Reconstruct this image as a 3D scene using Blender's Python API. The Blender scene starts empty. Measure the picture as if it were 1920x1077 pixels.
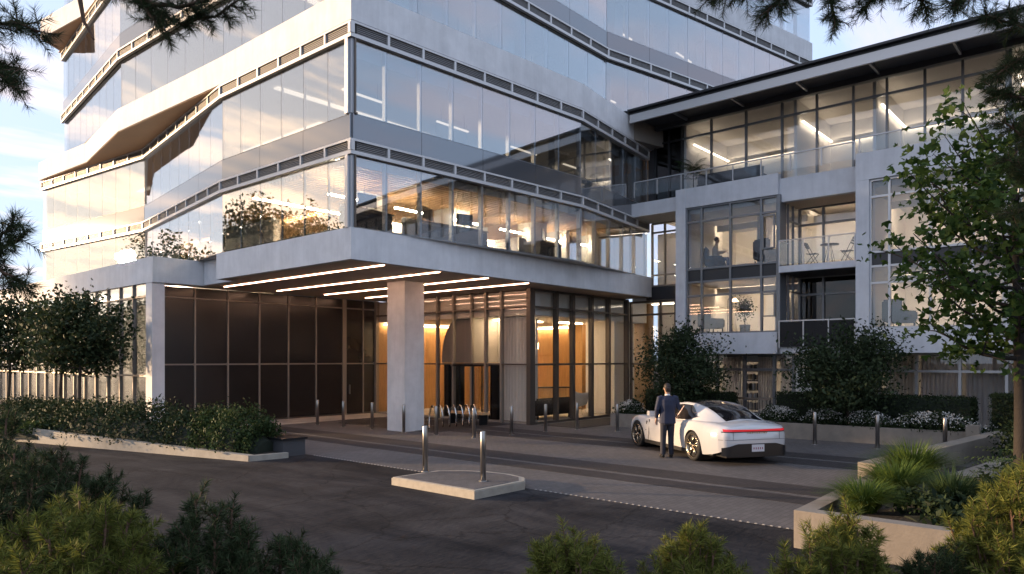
import bpy, bmesh, math, random
import numpy as np
from mathutils import Vector, Matrix, Quaternion
R = math.radians
rnd = random.Random(7)
scene = bpy.context.scene
col = scene.collection

# ------------------------------------------------------------------ camera
CAM = Vector((-11.2726, -15.4167, 2.4))
cd = bpy.data.cameras.new('camera'); cam = bpy.data.objects.new('camera', cd); col.objects.link(cam)
cam.location = CAM; cam.rotation_euler = (R(90), 0, R(-48.87))
cd.sensor_width = 36; cd.lens = 25.125; cd.shift_y = 0.0706; cd.clip_start = 0.05; cd.clip_end = 3000
scene.camera = cam

# ------------------------------------------------------------------ sun and sky
SUN = Vector((-0.603, 0.968, 0.142)).normalized()
EXPOSURE = 1.38
w = bpy.data.worlds.new('World'); scene.world = w; w.use_nodes = True
nt = w.node_tree; nt.nodes.clear()
N = nt.nodes.new; L = nt.links.new
out = N('ShaderNodeOutputWorld'); bg = N('ShaderNodeBackground'); L(bg.outputs[0], out.inputs[0])
sky = N('ShaderNodeTexSky'); sky.sky_type = 'NISHITA'; sky.sun_disc = False
sky.sun_elevation = math.asin(SUN.z); sky.sun_rotation = math.atan2(SUN.x, SUN.y)
sky.altitude = 50; sky.air_density = 1.0; sky.dust_density = 0.5; sky.ozone_density = 2.0
bg.inputs[1].default_value = 0.12
tc = N('ShaderNodeTexCoord')
sep = N('ShaderNodeSeparateXYZ'); L(tc.outputs['Generated'], sep.inputs[0])
def wm(op, a, b=None, c=None, clamp=False):
    n = N('ShaderNodeMath'); n.operation = op; n.use_clamp = clamp
    for i, v in enumerate((a, b, c)):
        if v is None: continue
        if isinstance(v, (int, float)): n.inputs[i].default_value = v
        else: L(v, n.inputs[i])
    return n.outputs[0]
den = wm('ADD', wm('MAXIMUM', sep.outputs[2], 0.0), 0.16)
cmb = N('ShaderNodeCombineXYZ'); L(wm('DIVIDE', sep.outputs[0], den), cmb.inputs[0]); L(wm('DIVIDE', sep.outputs[1], den), cmb.inputs[1])
nz = N('ShaderNodeTexNoise'); nz.inputs['Scale'].default_value = 1.7; nz.inputs['Detail'].default_value = 7; nz.inputs['Roughness'].default_value = 0.56
nz.inputs['Distortion'].default_value = 0.35
st_ = N('ShaderNodeMapping'); st_.inputs['Rotation'].default_value = (0, 0, 0.5); st_.inputs['Scale'].default_value = (0.75, 2.0, 1); L(cmb.outputs[0], st_.inputs[0]); L(st_.outputs[0], nz.inputs['Vector'])
ramp = N('ShaderNodeValToRGB'); ramp.color_ramp.elements[0].position = 0.47; ramp.color_ramp.elements[1].position = 0.62
L(nz.outputs['Fac'], ramp.inputs[0])
dot = N('ShaderNodeVectorMath'); dot.operation = 'DOT_PRODUCT'; L(tc.outputs['Generated'], dot.inputs[0]); dot.inputs[1].default_value = SUN
warm = wm('POWER', wm('MULTIPLY_ADD', dot.outputs['Value'], 0.5, 0.5, True), 13.0)
mixc = N('ShaderNodeMixRGB'); L(warm, mixc.inputs[0]); mixc.inputs[1].default_value = (3.3, 3.1, 3.7, 1); mixc.inputs[2].default_value = (12.5, 8.8, 5.8, 1)
fade = wm('MULTIPLY', ramp.outputs[0], wm('MULTIPLY', wm('MULTIPLY', sep.outputs[2], 9.0, None, True), 0.72))
veil = N('ShaderNodeMixRGB'); veil.inputs[0].default_value = 0.84; L(sky.outputs[0], veil.inputs[1])   # thin high cirrus over the whole sky
vc = N('ShaderNodeMixRGB'); L(warm, vc.inputs[0]); vc.inputs[1].default_value = (2.5, 3.1, 4.2, 1); vc.inputs[2].default_value = (4.0, 3.5, 3.3, 1); L(vc.outputs[0], veil.inputs[2])
mx = N('ShaderNodeMixRGB'); L(fade, mx.inputs[0]); L(veil.outputs[0], mx.inputs[1]); L(mixc.outputs[0], mx.inputs[2])
L(mx.outputs[0], bg.inputs[0])

sd = bpy.data.lights.new('sun', 'SUN'); sun = bpy.data.objects.new('sun', sd); col.objects.link(sun)
sd.energy = 3.7; sd.angle = R(1.3); sd.color = (1.0, 0.68, 0.40)
sun.rotation_euler = SUN.to_track_quat('Z', 'Y').to_euler()

scene.view_settings.view_transform = 'Standard'; scene.view_settings.look = 'None'
scene.view_settings.exposure = EXPOSURE; scene.view_settings.gamma = 1.0; scene.view_settings.use_curve_mapping = False
cy = scene.cycles
cy.use_denoising = True; cy.max_bounces = 8; cy.diffuse_bounces = 3; cy.glossy_bounces = 4; cy.transmission_bounces = 4; cy.transparent_max_bounces = 20
cy.sample_clamp_indirect = 6.0; cy.caustics_reflective = False; cy.caustics_refractive = False

# ------------------------------------------------------------------ materials
MATS = {}
def mat(name, base, rough=0.6, metal=0.0, spec=0.5, var=0.0, scale=3.0, bump=0.0, bscale=40.0, emit=None, estr=0.0, coat=0.0, stretch=None, island=0.0, transl=0.0, var2=None):
    m = bpy.data.materials.new(name); m.use_nodes = True; t = m.node_tree; P = t.nodes['Principled BSDF']; O = t.nodes['Material Output']
    def nn(k): return t.nodes.new(k)
    lk = t.links.new
    P.inputs['Base Color'].default_value = (*base, 1); P.inputs['Roughness'].default_value = rough
    P.inputs['Metallic'].default_value = metal; P.inputs['Specular IOR Level'].default_value = spec
    P.inputs['Coat Weight'].default_value = coat; P.inputs['Coat Roughness'].default_value = 0.06
    pos = nn('ShaderNodeNewGeometry')
    vec = pos.outputs['Position']
    if stretch:
        mp = nn('ShaderNodeVectorMath'); mp.operation = 'MULTIPLY'; lk(vec, mp.inputs[0]); mp.inputs[1].default_value = stretch; vec = mp.outputs[0]
    colout = None
    if var > 0:
        n = nn('ShaderNodeTexNoise'); n.inputs['Scale'].default_value = scale; n.inputs['Detail'].default_value = 6; n.inputs['Roughness'].default_value = 0.62; lk(vec, n.inputs['Vector'])
        r = nn('ShaderNodeValToRGB'); r.color_ramp.elements[0].position = 0.3; r.color_ramp.elements[1].position = 0.7
        lo = [max(0, c * (1 - var)) for c in base]; hi = [min(1, c * (1 + var)) for c in base]
        if var2: hi = var2
        r.color_ramp.elements[0].color = (*lo, 1); r.color_ramp.elements[1].color = (*hi, 1)
        lk(n.outputs['Fac'], r.inputs[0]); colout = r.outputs[0]
        rr = nn('ShaderNodeMapRange'); lk(n.outputs['Fac'], rr.inputs[0]); rr.inputs['To Min'].default_value = max(0, rough - 0.12); rr.inputs['To Max'].default_value = min(1, rough + 0.12)
        if rough > 0.15: lk(rr.outputs[0], P.inputs['Roughness'])
    if island > 0:
        hs = nn('ShaderNodeHueSaturation'); mr = nn('ShaderNodeMapRange'); lk(pos.outputs['Random Per Island'], mr.inputs[0])
        mr.inputs['To Min'].default_value = 1 - island; mr.inputs['To Max'].default_value = 1 + island; lk(mr.outputs[0], hs.inputs['Value'])
        mh = nn('ShaderNodeMapRange'); lk(pos.outputs['Random Per Island'], mh.inputs[0]); mh.inputs['To Min'].default_value = 0.515; mh.inputs['To Max'].default_value = 0.475; lk(mh.outputs[0], hs.inputs['Hue'])
        if colout is not None: lk(colout, hs.inputs['Color'])
        else: hs.inputs['Color'].default_value = (*base, 1)
        colout = hs.outputs[0]
    if colout is not None: lk(colout, P.inputs['Base Color'])
    if bump > 0:
        n2 = nn('ShaderNodeTexNoise'); n2.inputs['Scale'].default_value = bscale; n2.inputs['Detail'].default_value = 5; lk(vec, n2.inputs['Vector'])
        b = nn('ShaderNodeBump'); b.inputs['Strength'].default_value = bump; b.inputs['Distance'].default_value = 0.02; lk(n2.outputs['Fac'], b.inputs['Height']); lk(b.outputs[0], P.inputs['Normal'])
    if emit:
        P.inputs['Emission Color'].default_value = (*emit, 1); P.inputs['Emission Strength'].default_value = estr
    if transl > 0:
        tr = nn('ShaderNodeBsdfTranslucent'); ms = nn('ShaderNodeMixShader'); ms.inputs[0].default_value = transl
        if colout is not None: lk(colout, tr.inputs[0])
        else: tr.inputs[0].default_value = (*base, 1)
        lk(P.outputs[0], ms.inputs[1]); lk(tr.outputs[0], ms.inputs[2]); lk(ms.outputs[0], O.inputs[0])
    MATS[name] = m
    return m

def glass(name, tint, r0, r1, power=3.0, ripple=0.0):
    m = bpy.data.materials.new(name); m.use_nodes = True; t = m.node_tree; t.nodes.clear(); nn = t.nodes.new; lk = t.links.new
    o = nn('ShaderNodeOutputMaterial'); ms = nn('ShaderNodeMixShader'); tr = nn('ShaderNodeBsdfTransparent'); gl = nn('ShaderNodeBsdfGlossy')
    tr.inputs[0].default_value = (*tint, 1); gl.inputs['Color'].default_value = (0.93, 0.95, 0.97, 1); gl.inputs['Roughness'].default_value = 0.0
    lw = nn('ShaderNodeLayerWeight'); lw.inputs['Blend'].default_value = 0.5
    pw = nn('ShaderNodeMath'); pw.operation = 'POWER'; lk(lw.outputs['Facing'], pw.inputs[0]); pw.inputs[1].default_value = power
    ma = nn('ShaderNodeMath'); ma.operation = 'MULTIPLY_ADD'; ma.use_clamp = True; lk(pw.outputs[0], ma.inputs[0]); ma.inputs[1].default_value = r1; ma.inputs[2].default_value = r0
    lk(ma.outputs[0], ms.inputs[0]); lk(tr.outputs[0], ms.inputs[1]); lk(gl.outputs[0], ms.inputs[2]); lk(ms.outputs[0], o.inputs[0])
    if ripple > 0:
        g = nn('ShaderNodeNewGeometry'); n2 = nn('ShaderNodeTexNoise'); n2.inputs['Scale'].default_value = 0.7; n2.inputs['Detail'].default_value = 1; lk(g.outputs['Position'], n2.inputs['Vector'])
        b = nn('ShaderNodeBump'); b.inputs['Strength'].default_value = ripple; b.inputs['Distance'].default_value = 0.02; lk(n2.outputs['Fac'], b.inputs['Height']); lk(b.outputs[0], gl.inputs['Normal'])
    MATS[name] = m

mat('concrete', (0.68, 0.675, 0.68), 0.75, var=0.10, scale=1.6, bump=0.12, bscale=60)
mat('wing_render', (0.62, 0.62, 0.64), 0.8, var=0.08, scale=2.2, bump=0.15, bscale=70)
mat('column_plaster', (0.68, 0.67, 0.66), 0.8, var=0.10, scale=2.5, bump=0.15, bscale=50)
def streaks(name, lo=0.92):
    m = MATS[name]; t = m.node_tree; P = t.nodes['Principled BSDF']; nn = t.nodes.new; lk = t.links.new
    src = P.inputs['Base Color'].links[0].from_socket; g = nn('ShaderNodeNewGeometry')
    mp = nn('ShaderNodeVectorMath'); mp.operation = 'MULTIPLY'; mp.inputs[1].default_value = (3.2, 3.2, 0.30); lk(g.outputs['Position'], mp.inputs[0])
    n = nn('ShaderNodeTexNoise'); n.inputs['Scale'].default_value = 1.0; n.inputs['Detail'].default_value = 8; n.inputs['Roughness'].default_value = 0.68; lk(mp.outputs[0], n.inputs['Vector'])
    r = nn('ShaderNodeMapRange'); r.inputs['From Min'].default_value = 0.32; r.inputs['From Max'].default_value = 0.60; r.inputs['To Min'].default_value = lo; r.inputs['To Max'].default_value = 1.03; lk(n.outputs['Fac'], r.inputs[0])
    m1 = nn('ShaderNodeMixRGB'); m1.blend_type = 'MULTIPLY'; m1.inputs[0].default_value = 1; lk(src, m1.inputs[1]); lk(r.outputs[0], m1.inputs[2]); lk(m1.outputs[0], P.inputs['Base Color'])
for k_ in ('concrete', 'wing_render', 'column_plaster'): streaks(k_)
mat('louver_metal', (0.60, 0.59, 0.585), 0.42, 0.2)
mat('slat_metal', (0.27, 0.26, 0.255), 0.5, 0.2)
mat('void_shade', (0.012, 0.012, 0.013), 0.8)  # near-black standing for unlit space behind blades and panels
mat('soffit_bronze', (0.50, 0.29, 0.15), 0.55, 0.0, var=0.08, scale=1.0)
mat('soffit_board', (0.52, 0.42, 0.34), 0.7, var=0.05, scale=2.0)
mat('spandrel', (0.20, 0.205, 0.22), 0.05, 0.55, 0.9, coat=0.6)
mat('spandrel_pale', (0.42, 0.39, 0.37), 0.08, 0.0, 0.7, coat=0.5)
mat('dark_panel', (0.020, 0.016, 0.014), 0.22, 0.0, 0.5, var=0.12, scale=0.8)
mat('mullion_silver', (0.46, 0.46, 0.47), 0.38, 0.6)
mat('mullion_bronze', (0.13, 0.105, 0.085), 0.4, 0.5)
mat('mullion_taupe', (0.30, 0.26, 0.22), 0.45, 0.4)
mat('frame_grey', (0.19, 0.195, 0.205), 0.4, 0.4)
mat('frame_dark', (0.035, 0.035, 0.038), 0.4, 0.3)
mat('interior_wall', (0.70, 0.645, 0.57), 0.8, var=0.04, scale=1.0)
mat('interior_white', (0.78, 0.75, 0.70), 0.8)
mat('interior_floor', (0.35, 0.31, 0.27), 0.35, var=0.1, scale=1.0)
mat('ceiling_white', (0.68, 0.64, 0.59), 0.8)
mat('wood_slat', (0.56, 0.35, 0.18), 0.55, var=0.2, scale=6.0, stretch=(0.3, 4, 4))
mat('wood_wall', (0.50, 0.29, 0.12), 0.45, var=0.22, scale=5.0, stretch=(4, 4, 0.3))
mat('guard_dark', (0.014, 0.014, 0.016), 0.5, spec=0.2)
mat('portal_grey', (0.30, 0.27, 0.25), 0.5)
mat('asphalt', (0.023, 0.0235, 0.026), 0.85, spec=0.12, var=0.45, scale=0.55, bump=0.55, bscale=9, stretch=(0.7, 1.5, 1))
def worn(name):
    m = MATS[name]; t = m.node_tree; P = t.nodes['Principled BSDF']; nn = t.nodes.new; lk = t.links.new
    src = P.inputs['Base Color'].links[0].from_socket; g = nn('ShaderNodeNewGeometry')
    mp = nn('ShaderNodeVectorMath'); mp.operation = 'MULTIPLY'; mp.inputs[1].default_value = (0.9, 0.28, 1); lk(g.outputs['Position'], mp.inputs[0])
    n = nn('ShaderNodeTexNoise'); n.inputs['Scale'].default_value = 1.1; n.inputs['Detail'].default_value = 9; n.inputs['Roughness'].default_value = 0.7; n.inputs['Distortion'].default_value = 0.6; lk(mp.outputs[0], n.inputs['Vector'])
    r = nn('ShaderNodeValToRGB'); r.color_ramp.elements[0].position = 0.38; r.color_ramp.elements[1].position = 0.66; r.color_ramp.elements[0].color = (0.45, 0.48, 0.56, 1); r.color_ramp.elements[1].color = (1.9, 1.75, 1.62, 1); lk(n.outputs['Fac'], r.inputs[0])
    v = nn('ShaderNodeTexVoronoi'); v.feature = 'DISTANCE_TO_EDGE'; v.inputs['Scale'].default_value = 0.42; wv = nn('ShaderNodeVectorMath'); wv.operation = 'ADD'; lk(g.outputs['Position'], wv.inputs[0]); sc = nn('ShaderNodeVectorMath'); sc.operation = 'SCALE'; sc.inputs[3].default_value = 0.9; lk(n.outputs['Color'], sc.inputs[0]); lk(sc.outputs[0], wv.inputs[1]); lk(wv.outputs[0], v.inputs['Vector'])
    cr = nn('ShaderNodeMapRange'); cr.inputs['From Max'].default_value = 0.012; cr.inputs['To Min'].default_value = 0.45; lk(v.outputs['Distance'], cr.inputs[0])
    m1 = nn('ShaderNodeMixRGB'); m1.blend_type = 'MULTIPLY'; m1.inputs[0].default_value = 1; lk(src, m1.inputs[1]); lk(r.outputs[0], m1.inputs[2])
    m2 = nn('ShaderNodeMixRGB'); m2.blend_type = 'MULTIPLY'; m2.inputs[0].default_value = 1; lk(m1.outputs[0], m2.inputs[1]); lk(cr.outputs[0], m2.inputs[2]); lk(m2.outputs[0], P.inputs['Base Color'])
worn('asphalt')
mat('soil', (0.035, 0.027, 0.02), 0.9, var=0.4, scale=6, bump=0.5, bscale=25)
mat('kerb', (0.33, 0.30, 0.25), 0.8, var=0.16, scale=5, bump=0.3, bscale=50)
mat('planter', (0.23, 0.20, 0.165), 0.8, var=0.16, scale=3.5, bump=0.25, bscale=35)
mat('stud', (0.27, 0.255, 0.235), 0.7)
mat('stainless', (0.36, 0.34, 0.32), 0.30, 1.0)
mat('chrome', (0.72, 0.70, 0.67), 0.16, 1.0)
mat('black_metal', (0.02, 0.02, 0.022), 0.4, 0.5)
mat('black_fabric', (0.018, 0.018, 0.02), 0.85)
mat('charcoal', (0.06, 0.06, 0.065), 0.6)
mat('white_fabric', (0.72, 0.70, 0.66), 0.85)
mat('curtain', (0.68, 0.64, 0.60), 0.9, var=0.06, scale=2, transl=0.45)
mat('shade', (0.62, 0.62, 0.63), 0.85, transl=0.3)
mat('bark', (0.055, 0.040, 0.030), 0.9, var=0.35, scale=14, bump=0.5, bscale=40)
mat('bark_dark', (0.026, 0.020, 0.016), 0.9, var=0.35, scale=14, bump=0.5, bscale=40)
mat('pine_bark', (0.11, 0.060, 0.038), 0.9, var=0.35, scale=18, bump=0.4, bscale=60)
mat('leaf_dark', (0.032, 0.050, 0.022), 0.62, spec=0.16, island=0.45, transl=0.18)
mat('leaf_mid', (0.038, 0.064, 0.021), 0.62, spec=0.16, island=0.45, transl=0.22)
mat('leaf_maple', (0.042, 0.082, 0.018), 0.62, spec=0.16, island=0.5, transl=0.35)
mat('leaf_hedge', (0.024, 0.040, 0.016), 0.62, spec=0.16, island=0.5, transl=0.15)
mat('leaf_shade', (0.010, 0.016, 0.008), 0.9)  # shade inside the foliage put into a near-black green
mat('grass_blade', (0.075, 0.125, 0.025), 0.62, spec=0.16, island=0.4, transl=0.3)
mat('fern', (0.040, 0.070, 0.025), 0.62, spec=0.16, island=0.4, transl=0.2)
mat('needle', (0.115, 0.135, 0.028), 0.62, spec=0.16, island=0.5, transl=0.25)  # sunlight put into the colour: brighter and yellower than needle_dark
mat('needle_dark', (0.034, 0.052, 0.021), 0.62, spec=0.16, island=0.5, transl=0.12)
mat('petal', (0.70, 0.69, 0.66), 0.7, island=0.15, transl=0.2)
mat('car_paint', (0.56, 0.56, 0.57), 0.22, spec=0.5, coat=1.0)
mat('car_glass', (0.012, 0.012, 0.014), 0.03, spec=0.8, coat=1.0)
mat('tyre', (0.012, 0.012, 0.012), 0.8)
mat('rim', (0.42, 0.36, 0.28), 0.22, 1.0)
mat('trim_black', (0.012, 0.012, 0.013), 0.35)
mat('tail_light', (0.45, 0.02, 0.025), 0.2, emit=(1.0, 0.03, 0.05), estr=0.14)
mat('plate', (0.62, 0.60, 0.62), 0.5)
mat('plate_ink', (0.30, 0.08, 0.10), 0.5)
mat('suit', (0.014, 0.020, 0.048), 0.75, var=0.12, scale=60)
mat('trouser', (0.016, 0.018, 0.030), 0.8)
mat('skin', (0.42, 0.25, 0.17), 0.55)
mat('hair', (0.022, 0.015, 0.011), 0.6)
mat('shirt', (0.70, 0.70, 0.70), 0.8)
mat('jeans', (0.06, 0.08, 0.14), 0.85)
mat('shirt_tan', (0.55, 0.42, 0.28), 0.85)
mat('art_canvas', (0.42, 0.40, 0.30), 0.7, var=0.6, scale=2.6, var2=(0.62, 0.56, 0.38))
mat('screen', (0.01, 0.012, 0.014), 0.12)
mat('book_spine', (0.30, 0.15, 0.10), 0.7, var=0.9, scale=22, var2=(0.7, 0.65, 0.6), stretch=(1, 6, 0.1))
mat('led_canopy', (0.9, 0.8, 0.7), 0.5, emit=(1.0, 0.58, 0.38), estr=8.5)
mat('led_office', (0.9, 0.85, 0.8), 0.5, emit=(1.0, 0.80, 0.56), estr=40.0)
mat('led_dim', (0.9, 0.85, 0.8), 0.5, emit=(1.0, 0.80, 0.60), estr=0.55)
mat('led_cove', (0.9, 0.85, 0.8), 0.5, emit=(1.0, 0.82, 0.62), estr=2.7)
mat('room_fill', (0.9, 0.85, 0.8), 0.5, emit=(1.0, 0.82, 0.61), estr=14.0)
mat('led_lobby', (0.9, 0.8, 0.6), 0.5, emit=(1.0, 0.74, 0.45), estr=13.0)
mat('bulb', (0.9, 0.8, 0.6), 0.5, emit=(1.0, 0.62, 0.30), estr=5.0)
glass('glass_tower', (0.80, 0.83, 0.85), 0.21, 0.62, 2.2, 0.05)
glass('glass_wing', (0.93, 0.94, 0.95), 0.06, 0.65, 2.6, 0.04)
glass('glass_lobby', (0.95, 0.94, 0.92), 0.03, 0.42, 3.0)
glass('glass_guard', (0.90, 0.92, 0.93), 0.05, 0.45, 3.0)
glass('glass_dark', (0.16, 0.16, 0.17), 0.04, 0.30, 3.0)

# paving: small units with joints, in the material since each unit is a few pixels
def paving(name, base, bw=0.20, bh=0.10):
    m = mat(name, base, 0.8, spec=0.2); t = m.node_tree; P = t.nodes['Principled BSDF']; nn = t.nodes.new; lk = t.links.new
    g = nn('ShaderNodeNewGeometry'); b = nn('ShaderNodeTexBrick'); lk(g.outputs['Position'], b.inputs['Vector'])
    b.inputs['Scale'].default_value = 1.0; b.inputs['Brick Width'].default_value = bw; b.inputs['Row Height'].default_value = bh; b.inputs['Mortar Size'].default_value = 0.005
    b.inputs['Color1'].default_value = (*[c * 0.90 for c in base], 1); b.inputs['Color2'].default_value = (*[c * 1.10 for c in base], 1); b.inputs['Mortar'].default_value = (*[c * 0.65 for c in base], 1)
    n = nn('ShaderNodeTexNoise'); n.inputs['Scale'].default_value = 0.5; n.inputs['Detail'].default_value = 7; lk(g.outputs['Position'], n.inputs['Vector'])
    mr = nn('ShaderNodeMapRange'); lk(n.outputs['Fac'], mr.inputs[0]); mr.inputs['To Min'].default_value = 0.62; mr.inputs['To Max'].default_value = 1.38
    mul = nn('ShaderNodeMixRGB'); mul.blend_type = 'MULTIPLY'; mul.inputs[0].default_value = 1; lk(b.outputs[0], mul.inputs[1]); lk(mr.outputs[0], mul.inputs[2]); lk(mul.outputs[0], P.inputs['Base Color'])
    bm_ = nn('ShaderNodeBump'); bm_.inputs['Strength'].default_value = 0.4; bm_.inputs['Distance'].default_value = 0.006; lk(b.outputs['Fac'], bm_.inputs['Height']); bm_.invert = True; lk(bm_.outputs[0], P.inputs['Normal'])
paving('paver_light', (0.112, 0.104, 0.102))
paving('paver_dark', (0.045, 0.040, 0.040))
paving('paver_pale', (0.40, 0.36, 0.32), 0.6, 0.3)

# ------------------------------------------------------------------ builders
CUBES = {}
def cube(m):
    if m not in CUBES:
        me = bpy.data.meshes.new('block_' + m)
        v = [(x, y, z) for x in (-.5, .5) for y in (-.5, .5) for z in (-.5, .5)]
        f = [(0, 1, 3, 2), (4, 6, 7, 5), (0, 4, 5, 1), (2, 3, 7, 6), (0, 2, 6, 4), (1, 5, 7, 3)]
        me.from_pydata(v, [], f); me.materials.append(MATS[m]); CUBES[m] = me
    return CUBES[m]
def link(o, par):
    col.objects.link(o)
    if par is not None:
        o.parent = par
        if par.type != 'EMPTY': o.matrix_parent_inverse = par.matrix_basis.inverted()
    return o
def tag(o, label=None, cat=None, group=None, kind=None):
    if label: o['label'] = label
    if cat: o['category'] = cat
    if group: o['group'] = group
    if kind: o['kind'] = kind
    return o
def E(name, label, cat, loc=(0, 0, 0), rz=0.0, group=None):
    o = bpy.data.objects.new(name, None); col.objects.link(o); o.location = loc; o.rotation_euler = (0, 0, rz); o.empty_display_size = 0.2
    return tag(o, label, cat, group)
def B(name, c, s, m, par=None, rz=0.0, rot=None):
    o = bpy.data.objects.new(name, cube(m))
    q = rot if rot is not None else Matrix.Rotation(rz, 4, 'Z')
    o.matrix_basis = Matrix.Translation(c) @ q @ Matrix.Diagonal((s[0], s[1], s[2], 1))
    return link(o, par)
def BX(name, x0, x1, y0, y1, z0, z1, m, par=None):
    return B(name, ((x0 + x1) / 2, (y0 + y1) / 2, (z0 + z1) / 2), (abs(x1 - x0), abs(y1 - y0), abs(z1 - z0)), m, par)
def SEG(name, p, q, z0, z1, thick, off, m, par=None, ext=0.0):
    """box along plan line p-q; off = shift of its middle along the line's left normal"""
    dx, dy = q[0] - p[0], q[1] - p[1]; l = math.hypot(dx, dy); a = math.atan2(dy, dx); nx, ny = -dy / l, dx / l
    return B(name, ((p[0] + q[0]) / 2 + nx * off, (p[1] + q[1]) / 2 + ny * off, (z0 + z1) / 2), (l + ext, thick, z1 - z0), m, par, a)
def M(name, v, f, m, par=None, smooth=False):
    me = bpy.data.meshes.new(name); me.from_pydata([tuple(p) for p in v], [], f)
    for k in (m if isinstance(m, (list, tuple)) else [m]): me.materials.append(MATS[k])
    if smooth: me.polygons.foreach_set('use_smooth', [True] * len(me.polygons))
    me.update()
    o = bpy.data.objects.new(name, me); return link(o, par)
def FAST(name, V, F, m, par=None, smooth=False):
    """V (n,3) float array, F (k,3|4) int array"""
    me = bpy.data.meshes.new(name); k = F.shape[1]
    me.vertices.add(len(V)); me.vertices.foreach_set('co', np.ascontiguousarray(V, dtype=np.float32).ravel())
    me.loops.add(F.size); me.loops.foreach_set('vertex_index', np.ascontiguousarray(F, dtype=np.int32).ravel())
    me.polygons.add(len(F)); me.polygons.foreach_set('loop_start', np.arange(0, F.size, k, dtype=np.int32))
    if smooth: me.polygons.foreach_set('use_smooth', np.ones(len(F), dtype=bool))
    me.materials.append(MATS[m]); me.update(calc_edges=True); me.validate()
    o = bpy.data.objects.new(name, me); return link(o, par)
def prism(name, poly, z0, z1, m, par=None):
    a = sum(poly[i][0] * poly[(i + 1) % len(poly)][1] - poly[(i + 1) % len(poly)][0] * poly[i][1] for i in range(len(poly)))
    if a < 0: poly = poly[::-1]
    n = len(poly); v = [(x, y, z0) for x, y in poly] + [(x, y, z1) for x, y in poly]
    f = [tuple(range(n - 1, -1, -1)), tuple(range(n, 2 * n))] + [(i, (i + 1) % n, n + (i + 1) % n, n + i) for i in range(n)]
    return M(name, v, f, m, par)
def tube_arrays(pts, rad, n=6):
    pts = [Vector(p) for p in pts]; V = []; F = []; a = Vector((1, 0, 0))
    for i, p in enumerate(pts):
        d = (pts[min(i + 1, len(pts) - 1)] - pts[max(i - 1, 0)]).normalized()
        a = a - d * a.dot(d)
        if a.length < 1e-2: a = d.cross(Vector((0.2, 1, 0.3)))
        a.normalize(); b = d.cross(a)
        r = rad[i] if isinstance(rad, (list, tuple)) else rad
        rx, ry = r if isinstance(r, (list, tuple)) else (r, r)
        for k in range(n):
            t = 2 * math.pi * k / n; V.append(p + a * math.cos(t) * rx + b * math.sin(t) * ry)
    for i in range(len(pts) - 1):
        for k in range(n): F.append((i * n + k, i * n + (k + 1) % n, (i + 1) * n + (k + 1) % n, (i + 1) * n + k))
    return V, F
def tube(name, pts, rad, m, par=None, n=8, caps=True):
    V, F = tube_arrays(pts, rad, n)
    F = list(F)
    if caps: F += [tuple(range(n - 1, -1, -1)), tuple(range(len(V) - n, len(V)))]
    return M(name, V, F, m, par, True)
def tubes(name, lst, m, par=None, n=6):
    """many joined limbs as one mesh"""
    V = []; F = []
    for pts, rad in lst:
        v, f = tube_arrays(pts, rad, n); o = len(V); V += v; F += [tuple(i + o for i in q) for q in f]
    return M(name, V, F, m, par, True)
def lathe(name, prof, m, par=None, n=24, axis='Z', loc=(0, 0, 0)):
    V = []; F = []
    for r, z in prof:
        for k in range(n):
            t = 2 * math.pi * k / n
            p = (r * math.cos(t), r * math.sin(t), z)
            if axis == 'Y': p = (p[0], p[2], p[1])
            V.append((p[0] + loc[0], p[1] + loc[1], p[2] + loc[2]))
    for i in range(len(prof) - 1):
        for k in range(n):
            q = (i * n + k, i * n + (k + 1) % n, (i + 1) * n + (k + 1) % n, (i + 1) * n + k)
            F.append(q if axis != 'Y' else q[::-1])
    F.append(tuple(range(n)) if axis == 'Y' else tuple(range(n - 1, -1, -1)))
    top = tuple(range(len(V) - n, len(V))); F.append(top if axis != 'Y' else top[::-1])
    return M(name, V, F, m, par, True)
def lerp(p, q, t): return (p[0] + (q[0] - p[0]) * t, p[1] + (q[1] - p[1]) * t)
def interp(x, xs, ys): return float(np.interp(x, xs, ys))
# ------------------------------------------------------------------ ground
def plate(name, poly, z, m, thick=0.3, kind='structure'):
    return tag(prism(name, poly, z - thick, z, m), kind=kind)
plate('ground', [(-400, -400), (400, -400), (400, 400), (-400, 400)], -0.05, 'soil')
plate('road', [(-14.0, -60), (-1.08, -60), (-1.08, 0.4), (-2.72, 0.26), (-5.3, 10.1), (-9.0, 25), (-20, 70), (-34, 70), (-22, 25), (-13.5, 0)], 0.0, 'asphalt')
plaza = plate('plaza', [(-1.08, -60), (16.0, -60), (16.0, 12), (-1.08, 12)], 0.004, 'paver_light')
for k, (x0, x1, m) in enumerate([(0.75, 1.42, 'paver_dark'), (1.62, 2.55, 'paver_dark'), (5.3, 6.25, 'paver_dark'), (6.45, 7.35, 'paver_dark')]):
    b = BX('paving_band', x0, x1, -40, 11.5, -0.05, 0.008, m); b['kind'] = 'structure'
for x0, x1, y0, y1 in [(4.6, 8.5, 1.9, 3.6), (4.6, 8.5, 3.9, 5.4), (4.7, 8.5, 5.8, 7.2), (9.0, 13.4, -0.9, 0.9)]:
    b = BX('dark_patch', x0, x1, y0, y1, -0.04, 0.012, 'paver_dark'); b['kind'] = 'structure'  # darker rectangles on the plaza before porch and lobby
b = BX('pale_path', -0.4, 8.7, 8.1, 10.22, -0.05, 0.016, 'paver_pale'); b['kind'] = 'structure'
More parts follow.
